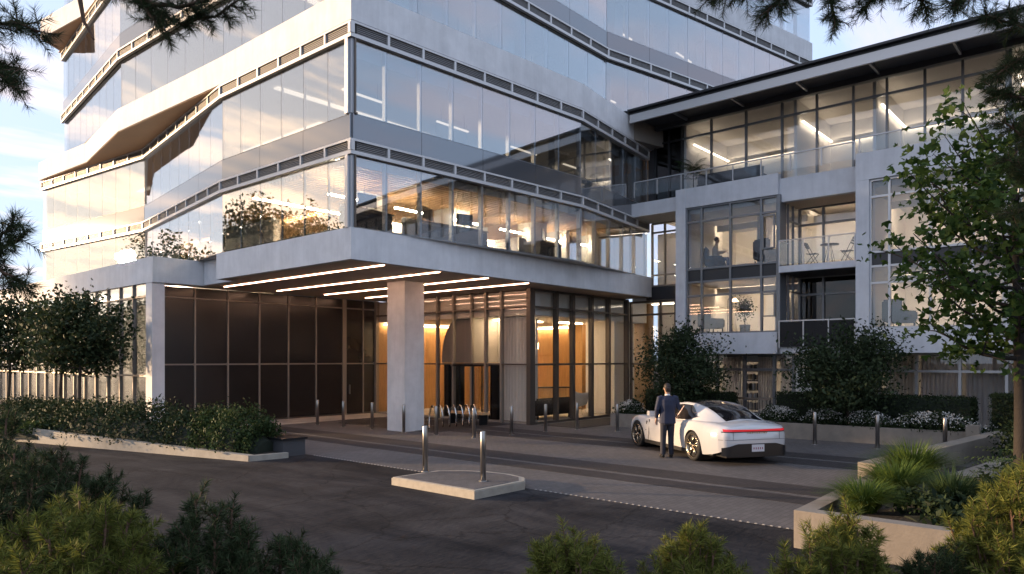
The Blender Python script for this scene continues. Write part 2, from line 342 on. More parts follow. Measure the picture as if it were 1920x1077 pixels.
# line of small studs between road and plaza
V = []; F = []
y = -14.0
while y < 0.1:
    if not (-7.0 < y < -4.5):
        o = len(V); c = -1.08
        for dx, dy, dz in [(-.018, -.022, 0.004), (.018, -.022, 0.004), (.018, .022, 0.004), (-.018, .022, 0.004), (-.010, -.014, .014), (.010, -.014, .014), (.010, .014, .014), (-.010, .014, .014)]: V.append((c + dx, y + dy, dz))
        F += [tuple(o + i for i in q) for q in [(4, 5, 6, 7), (0, 1, 5, 4), (1, 2, 6, 5), (2, 3, 7, 6), (3, 0, 4, 7)]]
    y += 0.115
tag(M('stud_line', V, F, 'stud'), 'dotted line of small pale studs dividing road from plaza', 'stud line', kind='stuff')

# ------------------------------------------------------------------ tower
T = E('office_tower', 'tall office tower with zigzag white bands, glass floors and louvre strips', 'building')
SL = {'n': 0}
def bays(poly, wdt=1.165):
    r = []
    for a, b in zip(poly[:-1], poly[1:]):
        n = max(1, round(math.hypot(b[0] - a[0], b[1] - a[1]) / wdt))
        for i in range(n): r.append((lerp(a, b, i / n), lerp(a, b, (i + 1) / n)))
    return r
def glazing(poly, o, z0, z1, mw, md, mm, gm='glass_tower', inset=0.10, wdt=1.165, name='pane'):
    bb = bays(poly, wdt)
    for i, (p, q) in enumerate(bb):
        g_ = SEG(name, p, q, z0 + 0.02, z1 - 0.01, 0.02, -o * inset, gm, T, -0.018)
        g_.rotation_euler.z += R(rnd.uniform(-0.22, 0.22)); g_.rotation_euler.x += R(rnd.uniform(-0.16, 0.16))   # panes never sit quite true
        a = math.atan2(q[1] - p[1], q[0] - p[0])
        nx, ny = -math.sin(a) * -o * (inset + md / 2 + 0.012), math.cos(a) * -o * (inset + md / 2 + 0.012)
        B('mullion', (p[0] + nx, p[1] + ny, (z0 + z1) / 2), (mw, md, z1 - z0), mm, T, a)
    for p, q in zip(poly[:-1], poly[1:]):
        SEG('sill_rail', p, q, z0 - 0.0, z0 + 0.05, 0.10, -o * (inset + 0.08), mm, T, -0.03)
def louvers(poly, o, z0, z1, near):
    """frame rails, stiles, near-black sheet standing for the shade behind and blades"""
    for p, q in zip(poly[:-1], poly[1:]):
        back = SEG('louver_back', p, q, z0 + 0.02, z1 - 0.02, 0.04, -o * 0.16, 'void_shade', T)
        SEG('louver_rail', p, q, z0, z0 + 0.095, 0.12, -o * 0.04, 'louver_metal', T, 0.03)
        SEG('louver_rail', p, q, z1 - 0.06, z1 - 0.004, 0.12, -o * 0.04, 'louver_metal', T, 0.03)
        n = max(1, round(math.hypot(q[0] - p[0], q[1] - p[1]) / 1.165))
        lst = []
        a = math.atan2(q[1] - p[1], q[0] - p[0])
        for i in range(n + 1):
            c = lerp(p, q, i / n); s = math.sin(a) * o * 0.04; t_ = -math.cos(a) * o * 0.04
            B('louver_stile', (c[0] + s, c[1] + t_, (z0 + z1) / 2 + 0.02), (0.075, 0.112, z1 - z0 - 0.16), 'louver_metal', T, a)
            if i == n: continue
            d = lerp(p, q, (i + 1) / n)
            for k in range(5):
                z = z0 + 0.125 + k * (z1 - z0 - 0.19) / 4.8
                if near and SL['n'] < 300:
                    SL['n'] += 1
                    SEG('slat', c, d, z, z + 0.020, 0.06, -o * 0.06, 'slat_metal', back, -0.08)
                else: lst.append((c, d, z))
        if lst:
            V = []; F = []
            for c, d, z in lst:
                l = math.hypot(d[0] - c[0], d[1] - c[1]); ux, uy = (d[0] - c[0]) / l, (d[1] - c[1]) / l; nx, ny = -uy * -o, ux * -o
                k = len(V)
                for e in (0.04, l - 0.04):
                    for t_, zz in ((0.03, z), (0.09, z), (0.09, z + .020), (0.03, z + .020)): V.append((c[0] + ux * e + nx * t_, c[1] + uy * e + ny * t_, zz))
                F += [tuple(k + j for j in q_) for q_ in [(0, 1, 5, 4), (1, 2, 6, 5), (2, 3, 7, 6), (3, 0, 4, 7)]]
            tag(M('slat_run', V, F, 'slat_metal', back), kind='stuff')
def spandrels(poly, o, z0, z1, m='spandrel'):
    bb = bays(poly, 2.33)
    for p, q in bb: SEG('spandrel_panel', p, q, z0 + 0.004, z1 - 0.006, 0.03, -o * 0.09, m, T, -0.012)
def band(poly, o, z0, z1, m='concrete', th=0.35, name='concrete_band'):
    """one mitred strip following the plan line"""
    n = len(poly); inn = []
    for i, p in enumerate(poly):
        ds = []
        if i: ds.append(Vector((p[0] - poly[i - 1][0], p[1] - poly[i - 1][1])).normalized())
        if i < n - 1: ds.append(Vector((poly[i + 1][0] - p[0], poly[i + 1][1] - p[1])).normalized())
        d = sum(ds, Vector((0, 0))).normalized(); nx, ny = -d.y * -o, d.x * -o
        inn.append((p[0] + nx * th, p[1] + ny * th))
    pl = list(poly) + inn[::-1]
    v = [(x, y, z0) for x, y in pl] + [(x, y, z1) for x, y in pl]; m2 = len(pl); f = []
    for i in range(n - 1):
        a, b, c, d = i, i + 1, m2 - 2 - i, m2 - 1 - i
        f += [(a, d, c, b), (m2 + a, m2 + b, m2 + c, m2 + d)]
    f += [(i, (i + 1) % m2, m2 + (i + 1) % m2, m2 + i) for i in range(m2)]
    ob = M(name, v, f, m, T)
    bm = bmesh.new(); bm.from_mesh(ob.data); bmesh.ops.recalc_face_normals(bm, faces=bm.faces); bm.to_mesh(ob.data); bm.free()
    return ob
U1R = [(0, 0), (9.44, -0.67), (15.35, 0.12)]; U1L = [(0, 0), (-0.09, 6.89), (1.14, 16.05), (0.14, 25.79)]
U2R = [(0, 0), (12.0, -0.05), (26.05, -3.05)]; U2L = [(0, 0), (-0.09, 6.89), (-0.42, 14.45), (0.64, 24.46)]
B2R = [(0, 0), (9.44, -0.67), (15.35, 0.12), (18.0, 0.2)]; B2L = [(0, 0), (-0.09, 6.89), (-0.40, 14.5), (0.35, 20.2), (0.0, 25.6)]
B3L = [(0, 0), (-0.09, 6.9), (-0.42, 14.45), (0.0, 19.4), (-0.5, 23.55), (0.5, 24.3)]
off = lambda poly, d: [(x + d, y + d) for x, y in poly]
def plan(Lp, Rp, xb, yb, d=0.28):
    a = off(Lp[::-1], d) + off(Rp[1:], d)
    return a + [(a[-1][0], yb), (a[0][0], yb)] if xb is None else a + [(xb, yb), (a[0][0], yb)]
# canopy storey: deep white fascia, soffit, column
prism('canopy_slab', [(0, 0), (15.35, 0), (15.35, 9.4), (0.6, 9.4), (0.6, 7.3), (0, 7.3)], 5.02, 5.86, 'concrete', T)
prism('canopy_soffit', [(0.1, 0.1), (15.3, 0.1), (15.3, 10.2), (0.7, 10.2), (0.7, 7.2), (0.1, 7.2)], 5.0, 5.016, 'soffit_board', T)
BX('entrance_fascia_box', -1.15, 1.2, 9.42, 10.2, 5.0, 5.86, 'concrete', T)
BX('street_fascia', -1.15, -0.75, 10.204, 46, 5.0, 5.86, 'concrete', T)
BX('street_roof_slab', -0.746, 9, 10.204, 46, 5.3, 5.84, 'concrete', T)
BX('corner_pier', -1.14, -0.72, 9.5, 10.0, 0.0, 4.996, 'concrete', T)
colu = BX('column', 4.15, 5.0, 2.75, 3.65, 0.0, 4.998, 'column_plaster', T)
for x in (1.2, 3.28, 5.38, 7.4):
    BX('canopy_light', x - 0.022, x + 0.022, 0.15, 9.1, 4.975, 4.997, 'led_canopy', T)
# dark panelled wall at the back of the porch
xs = [-0.7, 0.68, 1.93, 3.21, 4.47, 5.76, 7.17, 8.16, 8.82]
for a, b in zip(xs[:-1], xs[1:]):
    for z0, z1 in ((0.06, 2.19), (2.24, 4.58), (4.63, 4.98)):
        BX('wall_panel', a + 0.03, b - 0.03, 10.30, 10.34, z0 + 0.02, z1 - 0.02, 'dark_panel', T)
for i, x in enumerate(xs): BX('wall_mullion', x - (0.1 if i == 6 else 0.028), x + (0.1 if i == 6 else 0.028), 10.255, 10.38, 0.0, 4.996, 'mullion_taupe', T)
for z in (2.215, 4.605): BX('wall_transom', -0.7, 8.8, 10.262, 10.33, z - 0.025, z + 0.025, 'mullion_taupe', T)
BX('wall_plinth', -0.7, 8.8, 10.27, 10.4, 0.0, 0.06, 'mullion_bronze', T)
BX('porch_backing', -0.6, 8.8, 10.4, 10.5, 0.0, 4.99, 'void_shade', T)
d = BX('service_door', 7.32, 8.1, 10.27, 10.30, 0.05, 2.17, 'dark_panel', T)
BX('door_handle', 7.40, 7.44, 10.21, 10.27, 0.9, 1.3, 'stainless', d)
# street-side ground glazing (long left facade)
yy = [9.98 + 1.19 * i for i in range(31)]
for i, (a, b) in enumerate(zip(yy[:-1], yy[1:])):
    for z0, z1 in ((0.35, 1.80), (1.86, 4.52), (4.58, 4.99)):
        BX('street_pane', -1.06, -1.04, a + 0.025, b - 0.025, z0, z1, 'glass_tower', T)
    BX('street_mullion', -1.12, -0.98, a - 0.028, a + 0.028, 0.35, 4.995, 'mullion_taupe', T)
for z in (1.83, 4.55): BX('street_transom', -1.135, -1.0, 9.98, 45.6, z - 0.03, z + 0.03, 'mullion_taupe', T)
BX('street_plinth', -1.13, -0.95, 10.0, 46, 0.0, 0.35, 'concrete', T)
BX('street_inner_wall', 4.0, 4.1, 10.6, 45, 0.0, 5.2, 'interior_wall', T)
BX('street_floor', -0.94, 3.9, 10.6, 45, 0.1, 0.2, 'interior_floor', T)
for k in range(15): BX('street_blind', -0.5, -0.46, yy[1 + 2 * k] + 0.1, yy[1 + 2 * k] + 0.95, 0.4, 1.9, 'curtain', T)
for k in range(4): BX('ceiling_light', 1.4, 1.5, 12 + 7 * k, 16 + 7 * k, 5.1, 5.15, 'led_office', T)
# office storeys
for poly, o, near in ((U1R, -1, True), (U1L, 1, True)):
    r = o < 0
    mw, mm = (0.075, 'mullion_silver') if r else (0.035, 'mullion_bronze')
    glazing(poly, o, 5.86, 7.77, mw, 0.14 if r else 0.05, mm)
    louvers(poly, o, 7.77, 8.18, near)
    spandrels(poly, o, 8.18, 8.85)
    glazing(poly, o, 8.85, 10.83, mw, 0.14 if r else 0.05, mm)
    louvers(poly, o, 10.83, 11.26, near)
for poly, o in ((U2R, -1), (U2L, 1)):
    r = o < 0
    mw, mm = (0.075, 'mullion_silver') if r else (0.035, 'mullion_bronze')
    glazing(poly, o, 12.15, 14.03, mw, 0.14 if r else 0.05, mm, inset=0.14)
    louvers(poly, o, 14.03, 14.44, False)
    spandrels(poly, o, 14.44, 15.10)
    glazing(poly, o, 15.10, 17.09, mw, 0.14 if r else 0.05, mm)
    louvers(poly, o, 17.09, 17.52, False)
    glazing(poly, o, 18.42, 20.3, mw, 0.14 if r else 0.05, mm, inset=0.14)
    louvers(poly, o, 20.3, 20.72, False)
for z0, z1 in ((5.862, 7.77), (8.86, 10.83), (12.16, 14.03), (15.11, 17.09), (18.43, 20.3)):
    BX('corner_post', 0.04, 0.13, 0.04, 0.13, z0, z1, 'mullion_silver', T)
band(B2R, -1, 11.28, 12.15); band(B2L, 1, 11.28, 12.15)
band(U2R, -1, 17.54, 18.42); band(B3L, 1, 17.54, 18.42)
band(U2R, -1, 20.74, 21.6); band(U2L, 1, 20.74, 21.6)
prism('overhang_soffit', plan(B2L, B2R, None, 25.5, 0.04), 11.262, 11.278, 'soffit_bronze', T)
prism('overhang_soffit', plan(B3L, U2R, 26, 24.6, 0.04), 17.522, 17.538, 'soffit_bronze', T)
# end walls of the tower towards the street and the far side
BX('end_wall', 0.4, 15, 25.75, 25.9, 5.86, 11.2, 'spandrel', T)
BX('end_wall', 0.9, 26, 24.5, 24.6, 12.15, 20.7, 'spandrel', T)
for z0, z1 in ((12.15, 14.0), (15.1, 17.05), (18.42, 20.3)):
    for k in range(9): BX('flank_pane', 26.0, 26.03, -2.9 + k * 1.2, -1.75 + k * 1.2, z0 + 0.02, z1, 'glass_tower', T)
for z0, z1 in ((14.05, 15.08), (17.1, 18.4), (20.3, 21.6), (11.3, 12.14)): BX('flank_band', 25.9, 26.04, -2.95, 24, z0, z1, 'concrete', T)
# floors and ceilings
P1 = plan(U1L, U1R, None, 25.6); P2 = plan(U2L, U2R, 25.8, 24.3)
prism('floor_slab', P1, 5.862, 5.90, 'interior_floor', T)
prism('floor_slab', P1, 7.96, 8.82, 'ceiling_white', T)
prism('floor_slab', P1, 11.0, 11.25, 'ceiling_white', T)
prism('floor_slab', P2, 11.30, 12.12, 'interior_floor', T)
prism('floor_slab', P2, 14.22, 15.06, 'ceiling_white', T)
prism('floor_slab', P2, 17.28, 18.38, 'ceiling_white', T)
prism('floor_slab', P2, 20.5, 21.5, 'ceiling_white', T)
# cores, partitions and strip lights per floor
def core(z0, z1, x1, y1, m='interior_wall'):
    BX('core_wall', 6.0, x1, 6.6, y1, z0, z1, m, T)
for z0, z1 in ((5.902, 7.955), (8.822, 10.995)): core(z0, z1, 15.2, 25.4)
for z0, z1 in ((12.122, 14.215), (15.062, 17.275), (18.382, 20.495)): core(z0, z1, 25.6, 24)
for x, y, wx, wy in [(3.0, 3.0, 0.9, 0.5), (6.6, 2.6, 0.9, 0.9), (8.6, 4.2, 2.2, 0.2), (10.4, 2.0, 0.7, 0.9), (12.4, 2.2, 0.25, 4.0), (14.2, 2.0, 0.7, 0.7), (3.2, 9.0, 0.3, 5.0), (3.2, 17.0, 0.3, 6.0)]:
    BX('office_pier', x - wx / 2, x + wx / 2, y, y + wy, 5.902, 7.955, 'interior_white', T)
for x, y, wx, wy in [(6.9, 3.0, 0.8, 0.8), (11.2, 2.0, 0.7, 0.9), (13.6, 1.4, 0.3, 4.0), (3.2, 12.0, 0.3, 8.0)]:
    BX('office_pier', x - wx / 2, x + wx / 2, y, y + wy, 8.822, 10.995, 'interior_white', T)
for lv, (z0, z1) in enumerate(((12.122, 14.215), (15.062, 17.275), (18.382, 20.495))):
    for k in range(8):
        x = 1.6 + 2.9 * k + (0.7 if lv % 2 else 0)
        yb = -3.05 * max(0, (x - 12) / 14) + 1.3 + (0.5 if k % 2 else 0)
        BX('office_pier', x, x + (1.5 if (k + lv) % 3 == 0 else 0.6), yb, yb + 0.5, z0, z1, 'interior_white', T)
    for k in range(4): BX('office_pier', 2.4, 2.7, 4 + 5 * k, 6.2 + 5 * k, z0, z1, 'interior_white', T)
for z, xr in ((7.25, (0.9, 3.4, 5.9, 8.4, 10.9, 13.0)), (10.45, (1.4, 5.2, 9.0, 12.2)), (13.75, (2, 6, 10, 14, 18, 22)), (16.8, (3, 7, 11, 15, 19, 23))):
    for x in xr:
        yb = -3.05 * max(0, (x - 12) / 14)
        BX('pendant_light', x, x + 1.5, yb + 2.3, yb + 2.37, z - 0.05, z, 'led_office' if z < 8 else 'led_dim', T)
        for e in (0.2, 1.3): BX('pendant_wire', x + e, x + e + 0.008, yb + 2.33, yb + 2.338, z, z + 0.5, 'black_metal', T)
for z, xr in ((7.885, (0.8, 14.0)), (10.98, (0.8, 14.0)), (14.2, (0.8, 25)), (17.26, (0.8, 25)), (20.48, (0.8, 25))):
    lm = 'led_office' if z < 8 else 'led_dim'
    if z > 8: BX('ceiling_light', xr[0], xr[1], 4.9, 5.15, z - 0.03, z, lm, T)
    if z < 8:  # strips added to wash the core wall and glow between slats
        BX('ceiling_light', xr[0], xr[1], 6.3, 6.42, 7.66, 7.69, lm, T)
        for yy_ in (1.05, 3.05): BX('ceiling_light', xr[0], xr[1], yy_, yy_ + 0.05, 7.86, 7.885, 'led_dim', T)
    BX('ceiling_light', 3.6, 3.85, 6.8, 23, z - 0.03, z, lm, T)
# wooden slat ceiling on the first office floor
V = []; F = []
def addbox(V, F, x0, x1, y0, y1, z0, z1):
    o = len(V)
    V += [(x, y, z) for x in (x0, x1) for y in (y0, y1) for z in (z0, z1)]
    F += [tuple(o + i for i in q) for q in [(0, 1, 3, 2), (4, 6, 7, 5), (0, 4, 5, 1), (2, 3, 7, 6), (0, 2, 6, 4), (1, 5, 7, 3)]]
for k in range(31):
    y = 0.35 + k * 0.20
    addbox(V, F, 0.4, 15.2, y, y + 0.085, 7.70, 7.82)
for k in range(60):
    y = 6.75 + k * 0.3
    addbox(V, F, 1.5, 5.8, y, y + 0.12, 7.70, 7.82)
tag(M('ceiling_slat_run', V, F, 'wood_slat', T), kind='stuff')
prism('ceiling_backing', off(P1, 0.3), 7.90, 7.95, 'mullion_bronze', T)
# roller blinds behind the right facade
for z1 in (7.76, 10.84):
    for i, (p, q) in enumerate(bays(U1R)):
        h = 0.40 if z1 > 8 else 0.20
        SEG('roller_blind', p, q, z1 - h, z1, 0.01, 0.30, 'shade', T, -0.06)
# ------------------------------------------------------------------ lobby (part of the tower, ground floor)
ys = [1.25, 2.69, 3.5, 4.27, 5.29, 6.23, 7.3, 8.3, 9.3, 10.22]
for a, b in zip(ys[:-1], ys[1:]):
    for z0, z1 in ((0.06, 2.17), (2.25, 4.30), (4.36, 4.92)):
        BX('lobby_pane', 8.86, 8.88, a + 0.045, b - 0.045, z0, z1, 'glass_lobby', T)
    BX('lobby_mullion', 8.80, 8.95, b - 0.045, b + 0.045, 0.0, 4.99, 'mullion_taupe', T)
for z in (2.21, 4.33): BX('lobby_transom', 8.815, 8.94, 1.3, 10.22, z - 0.03, z + 0.03, 'mullion_bronze', T)
xs = [8.85, 10.35, 11.41, 12.69, 13.93, 15.35]
for a, b in zip(xs[:-1], xs[1:]):
    for z0, z1 in ((0.10, 2.17), (2.25, 4.30), (4.36, 4.92)):
        BX('lobby_pane', a + 0.06, b - 0.06, 1.26, 1.28, z0, z1, 'glass_lobby', T)
for i, x in enumerate(xs): BX('lobby_mullion', x - (0.14 if i == 0 else 0.065), x + (0.14 if i == 0 else 0.065), 1.15, 1.34, 0.0, 4.992, 'mullion_bronze', T)
for z in (2.21, 4.33, 4.95): BX('lobby_transom', 8.95, 15.3, 1.17, 1.32, z - 0.035, z + 0.035, 'mullion_bronze', T)
BX('lobby_plinth', 8.95, 15.3, 1.16, 1.33, 0.0, 0.09, 'mullion_bronze', T)
BX('lobby_floor', 8.95, 17.5, 1.36, 10.2, 0.0, 0.05, 'paver_pale', T)
BX('lobby_wall', 17.5, 17.6, 1.2, 10.3, 0.0, 5.0, 'wood_wall', T)
BX('lobby_wall', 8.9, 17.5, 10.24, 10.30, 0.0, 4.98, 'wood_wall', T)
BX('lobby_bulkhead', 9.0, 17.4, 1.45, 10.2, 4.05, 4.95, 'interior_white', T)
BX('lobby_wall_fin', 13.3, 13.5, 6.0, 10.2, 0.05, 4.04, 'wood_wall', T)
BX('lobby_wall_fin', 15.9, 17.4, 2.1, 2.3, 0.05, 4.04, 'interior_white', T)
BX('lobby_wall_fin', 14.8, 15.0, 1.5, 3.0, 0.05, 4.04, 'interior_white', T)
BX('lobby_wall_fin', 10.0, 10.25, 2.6, 3.2, 0.05, 4.04, 'interior_white', T)
BX('lobby_wall_fin', 16.2, 16.5, 4.2, 5.0, 0.05, 4.04, 'wood_wall', T)
BX('lobby_dark_cabinet', 16.0, 16.5, 2.5, 3.7, 0.05, 2.6, 'charcoal', T)
for x0, x1, y0, y1, z in ((13.55, 17.3, 10.05, 10.15, 3.98), (17.3, 17.4, 2.5, 10.0, 3.98), (9.2, 13.2, 10.05, 10.15, 3.98), (13.1, 13.2, 6.2, 10.0, 3.98), (16.52, 16.6, 4.2, 5.0, 3.98), (11.0, 13.0, 4.0, 4.3, 4.03), (13.8, 15.4, 3.6, 3.9, 4.03)):
    BX('cove_light', x0, x1, y0, y1, z - 0.03, z, 'led_lobby', T)
# grey curved portal over the revolving door inside the side glazing
V = []; F = []
n = 14
for x in (9.5, 11.6):
    for k in range(n + 1):
        a = math.pi * 0.5 * k / n; V.append((x, 6.6 - 2.6 * math.sin(a) * 0.62, 2.26 + 1.75 * (1 - math.cos(a)))) 
    V.append((x, 6.6, 4.0)); 
V = []
prof = [(6.5 - 0.9 * (1 - math.cos(math.pi / 2 * k / n)) , 2.26 + 1.78 * math.sin(math.pi / 2 * k / n)) for k in range(n + 1)]
prof += [(4.75, 4.04), (4.75, 2.26)]
m_ = len(prof)
V = [(9.35, y, z) for y, z in prof] + [(11.4, y, z) for y, z in prof]
F = [tuple(range(m_)), tuple(range(2 * m_ - 1, m_ - 1, -1))] + [(i, m_ + i, m_ + (i + 1) % m_, (i + 1) % m_) for i in range(m_)]
M('door_portal', V, F, 'portal_grey', T)
BX('lobby_screen_wall', 10.9, 11.05, 2.7, 4.7, 0.05, 4.04, 'interior_white', T)
BX('lobby_fill_panel', 10.5, 10.85, 2.8, 4.6, 4.0, 4.045, 'led_lobby', T)  # glowing panel added to brighten the portal and screen wall
rv = lathe('revolving_door', [(1.28, 0.06), (1.28, 0.10), (0.03, 0.10), (0.03, 2.12), (1.28, 2.12), (1.28, 2.24), (0.0, 2.24)], 'black_metal', T, 32, loc=(9.95, 4.75, 0))
for k in range(4):
    a = R(25 + 90 * k)
    B('door_wing', (9.95 + 0.62 * math.cos(a), 4.75 + 0.62 * math.sin(a), 1.1), (1.2, 0.02, 2.0), 'glass_lobby', T, a)
    B('door_stile', (9.95 + 1.22 * math.cos(a), 4.75 + 1.22 * math.sin(a), 1.1), (0.06, 0.05, 2.02), 'black_metal', T, a)
for k in range(7):
    a = R(30 + 20 * k) if k < 7 else 0
    B('door_post', (9.95 + 1.27 * math.cos(R(60 * k)), 4.75 + 1.27 * math.sin(R(60 * k)), 1.1), (0.05, 0.05, 2.2), 'black_metal', T)
for k in range(2):
    B('door_cabinet', (9.7, 6.1 - 2.7 * k, 1.13), (0.9, 0.3, 2.2), 'black_metal', T)

# ------------------------------------------------------------------ glazed link and apartment wing
W = E('apartment_wing', 'low white apartment wing with set-back top floor, flat eaves and balconies', 'building', (0, 0, 0))
def panes_x(x, ys, zs, gm, fm, fw=0.05, fd=0.12, name='pane', dark=()):
    """facade in a plane x = const; ys descending or ascending, zs ascending"""
    for i in range(len(ys) - 1):
        a, b = sorted((ys[i], ys[i + 1]))
        for k in range(len(zs) - 1):
            if k in dark: BX('dark_spandrel', x + 0.01, x + 0.04, a + fw / 2, b - fw / 2, zs[k] + fw / 2, zs[k + 1] - fw / 2, 'frame_dark', W)
            else: BX(name, x + 0.015, x + 0.03, a + fw / 2, b - fw / 2, zs[k] + fw / 2, zs[k + 1] - fw / 2, gm, W)
    for yv in ys: BX('mullion', x - fd / 2, x + fd / 2, yv - fw / 2, yv + fw / 2, zs[0], zs[-1], fm, W)
    for z in zs: BX('transom', x - fd / 2 + 0.004, x + fd / 2 - 0.004, min(ys), max(ys), z - fw / 2, z + fw / 2, fm, W)
YE = -31.0
# link between tower and wing, all storeys
panes_x(15.5, [1.1, -0.35, -1.05, -2.0], [0.15, 2.2, 4.3, 4.85], 'glass_wing', 'mullion_bronze', 0.08)
BX('link_beam', 15.42, 15.6, -2.05, 0.3, 4.9, 5.45, 'frame_dark', W)
panes_x(15.5, [0.05, -0.55, -2.0], [5.5, 5.95, 7.75, 8.12], 'glass_wing', 'mullion_taupe', 0.06)
BX('link_wall', 17.8, 17.9, -2.1, 1.1, 0.0, 8.1, 'interior_wall', W)
BX('link_floor', 15.6, 17.8, -2.1, 1.1, 4.9, 5.5, 'interior_white', W)
BX('link_light', 16.9, 17.0, -1.9, 0.9, 4.82, 4.86, 'led_cove', W)
BX('link_light', 16.9, 17.0, -1.9, 0.9, 8.02, 8.06, 'led_cove', W)
BX('link_pier', 14.6, 15.35, -2.04, -1.7, 0.0, 4.9, 'frame_grey', W)
# terrace slab and bays
BX('terrace_slab', 13.72, 15.4, -2.06, 0.12, 8.14, 8.68, 'wing_render', W)
BX('corner_column', 13.58, 14.1, -2.47, -2.07, 2.6, 8.9, 'wing_render', W)
BX('parapet', 13.6, 13.9, -6.0, -2.474, 8.16, 8.9, 'wing_render', W)
BX('parapet', 13.75, 14.0, -8.58, -6.004, 7.9, 8.72, 'wing_render', W)
BX('parapet', 13.38, 13.8, YE, -8.6, 8.14, 9.02, 'wing_render', W)
BX('terrace_floor', 14.0, 15.45, YE, -2.1, 8.16, 8.6, 'wing_render', W)
BX('recess_ceiling', 14.0, 15.44, -8.6, -6.0, 7.92, 8.14, 'soffit_board', W)
BX('bay_column', 13.38, 14.1, -9.0, -8.6, 2.6, 8.136, 'wing_render', W)
BX('bay_column', 13.6, 14.2, -6.08, -5.98, 2.6, 8.156, 'frame_grey', W)
BX('base_band', 13.6, 14.1, -6.06, -2.474, 2.6, 3.36, 'wing_render', W)
BX('base_band', 13.38, 14.1, YE, -9.004, 2.6, 3.38, 'wing_render', W)
BX('base_band', 13.62, 14.1, -8.6, -6.064, 2.6, 2.86, 'wing_render', W)
panes_x(13.72, [-2.5, -3.1, -4.23, -5.38, -5.96], [3.38, 4.79, 5.32, 5.81, 7.59, 8.13], 'glass_wing', 'frame_grey', 0.07, dark=(2,))
panes_x(13.52, [-9.02, -9.57, -10.7, -11.81, -12.95, -14.1, -15.3, -16.5, -17.7, -18.9, -20.1, -21.3, -22.5, -23.7, -24.9, -26.1, -27.3, -28.5, -29.7], [3.4, 4.83, 5.36, 5.82, 7.58, 8.11], 'glass_wing', 'mullion_silver', 0.07, dark=(2,))
for z0, z1 in ((6.3, 7.5), (3.9, 4.72)):
    for (ya, yb, za, zb) in ((-5.88, -5.86, z0, z1), (-5.46, -5.44, z0, z1), (-5.88, -5.44, z0, z0 + 0.05), (-5.88, -5.44, z1 - 0.05, z1)):
        BX('sash_frame', 13.62, 13.66, ya - 0.02, yb + 0.02, za, zb, 'frame_grey', W)
# floor plates and party walls
for y0, y1 in ((-6.0, -2.1), (YE, -8.6)):
    BX('wing_floor', 13.8, 22, y0, y1, 5.36, 5.78, 'ceiling_white', W); BX('wing_floor', 14.12, 22, y0, y1, 2.7, 3.34, 'ceiling_white', W)
    BX('wing_ceiling', 14.0, 22, y0, y1, 7.98, 8.12, 'ceiling_white', W)
BX('wing_floor', 15.5, 22, -8.6, -6.0, 5.4, 5.6, 'ceiling_white', W); BX('wing_floor', 15.5, 22, -8.6, -6.0, 2.6, 2.86, 'ceiling_white', W)
BX('wing_back_wall', 19.0, 19.15, YE, -2.1, 0, 8.0, 'interior_wall', W)
for y in (-2.05, -8.75, -12.5, -16.5, -21.0, -26.0): BX('party_wall', 14.1, 19.0, y - 0.06, y + 0.06, 2.8, 8.0, 'interior_wall', W)
BX('room_wall', 15.6, 19.0, -4.55, -4.45, 5.8, 7.96, 'interior_wall', W)
BX('room_wall', 15.7, 18.9, -5.2, -5.1, 3.36, 5.34, 'interior_wall', W)
for x, y0, y1, z in ((16.9, -5.9, -2.2, 7.975), (16.9, -5.9, -2.2, 5.355), (16.6, -12.4, -8.9, 7.975), (16.6, -12.4, -8.9, 5.355), (16.6, -16.4, -12.6, 7.975), (16.6, -16.4, -12.6, 5.355), (16.6, -20.8, -16.6, 7.975), (16.6, -25.8, -21.2, 7.975), (17.0, -8.5, -6.1, 7.9), (15.2, -6.1, -2.2, 2.58), (15.2, -8.9, -6.9, 2.58)):
    BX('strip_baffle', x, x + 0.03, y0, y1, z - 0.26, z, 'interior_white', W)
    BX('fill_strip', x + 0.06, x + 0.14, y0 + 0.1, y1 - 0.1, z - 0.05, z - 0.01, 'room_fill', W)  # unseen glowing strip added to light the rooms; the baffle hides it
# balcony recess: side and back glazing, slabs, guards
ysr = [-6.12, -6.95, -8.35, -8.58]
panes_x(15.47, ysr, [5.65, 7.3, 7.9], 'glass_wing', 'frame_grey', 0.07)
panes_x(15.47, ysr, [2.88, 4.75, 5.38], 'glass_dark', 'frame_grey', 0.07)  # dark tint carries the shade of the unlit lower recess
for z0, z1, gm in ((5.65, 7.9, 'glass_wing'), (2.88, 5.38, 'glass_wing')):
    BX('side_pane', 14.3, 15.4, -6.11, -6.095, z0, z1, gm, W)
    for x in (14.27, 14.75, 15.4): BX('side_mullion', x - 0.03, x + 0.03, -6.15, -6.086, z0, z1, 'frame_grey', W)
    BX('side_transom', 14.3, 15.4, -6.145, -6.09, z1 - 0.6, z1 - 0.54, 'frame_grey', W)
BX('balcony_slab', 13.45, 15.4, -8.596, -6.09, 5.40, 5.62, 'wing_render', W)
BX('balcony_soffit', 13.6, 15.4, -8.59, -6.1, 5.385, 5.398, 'charcoal', W)
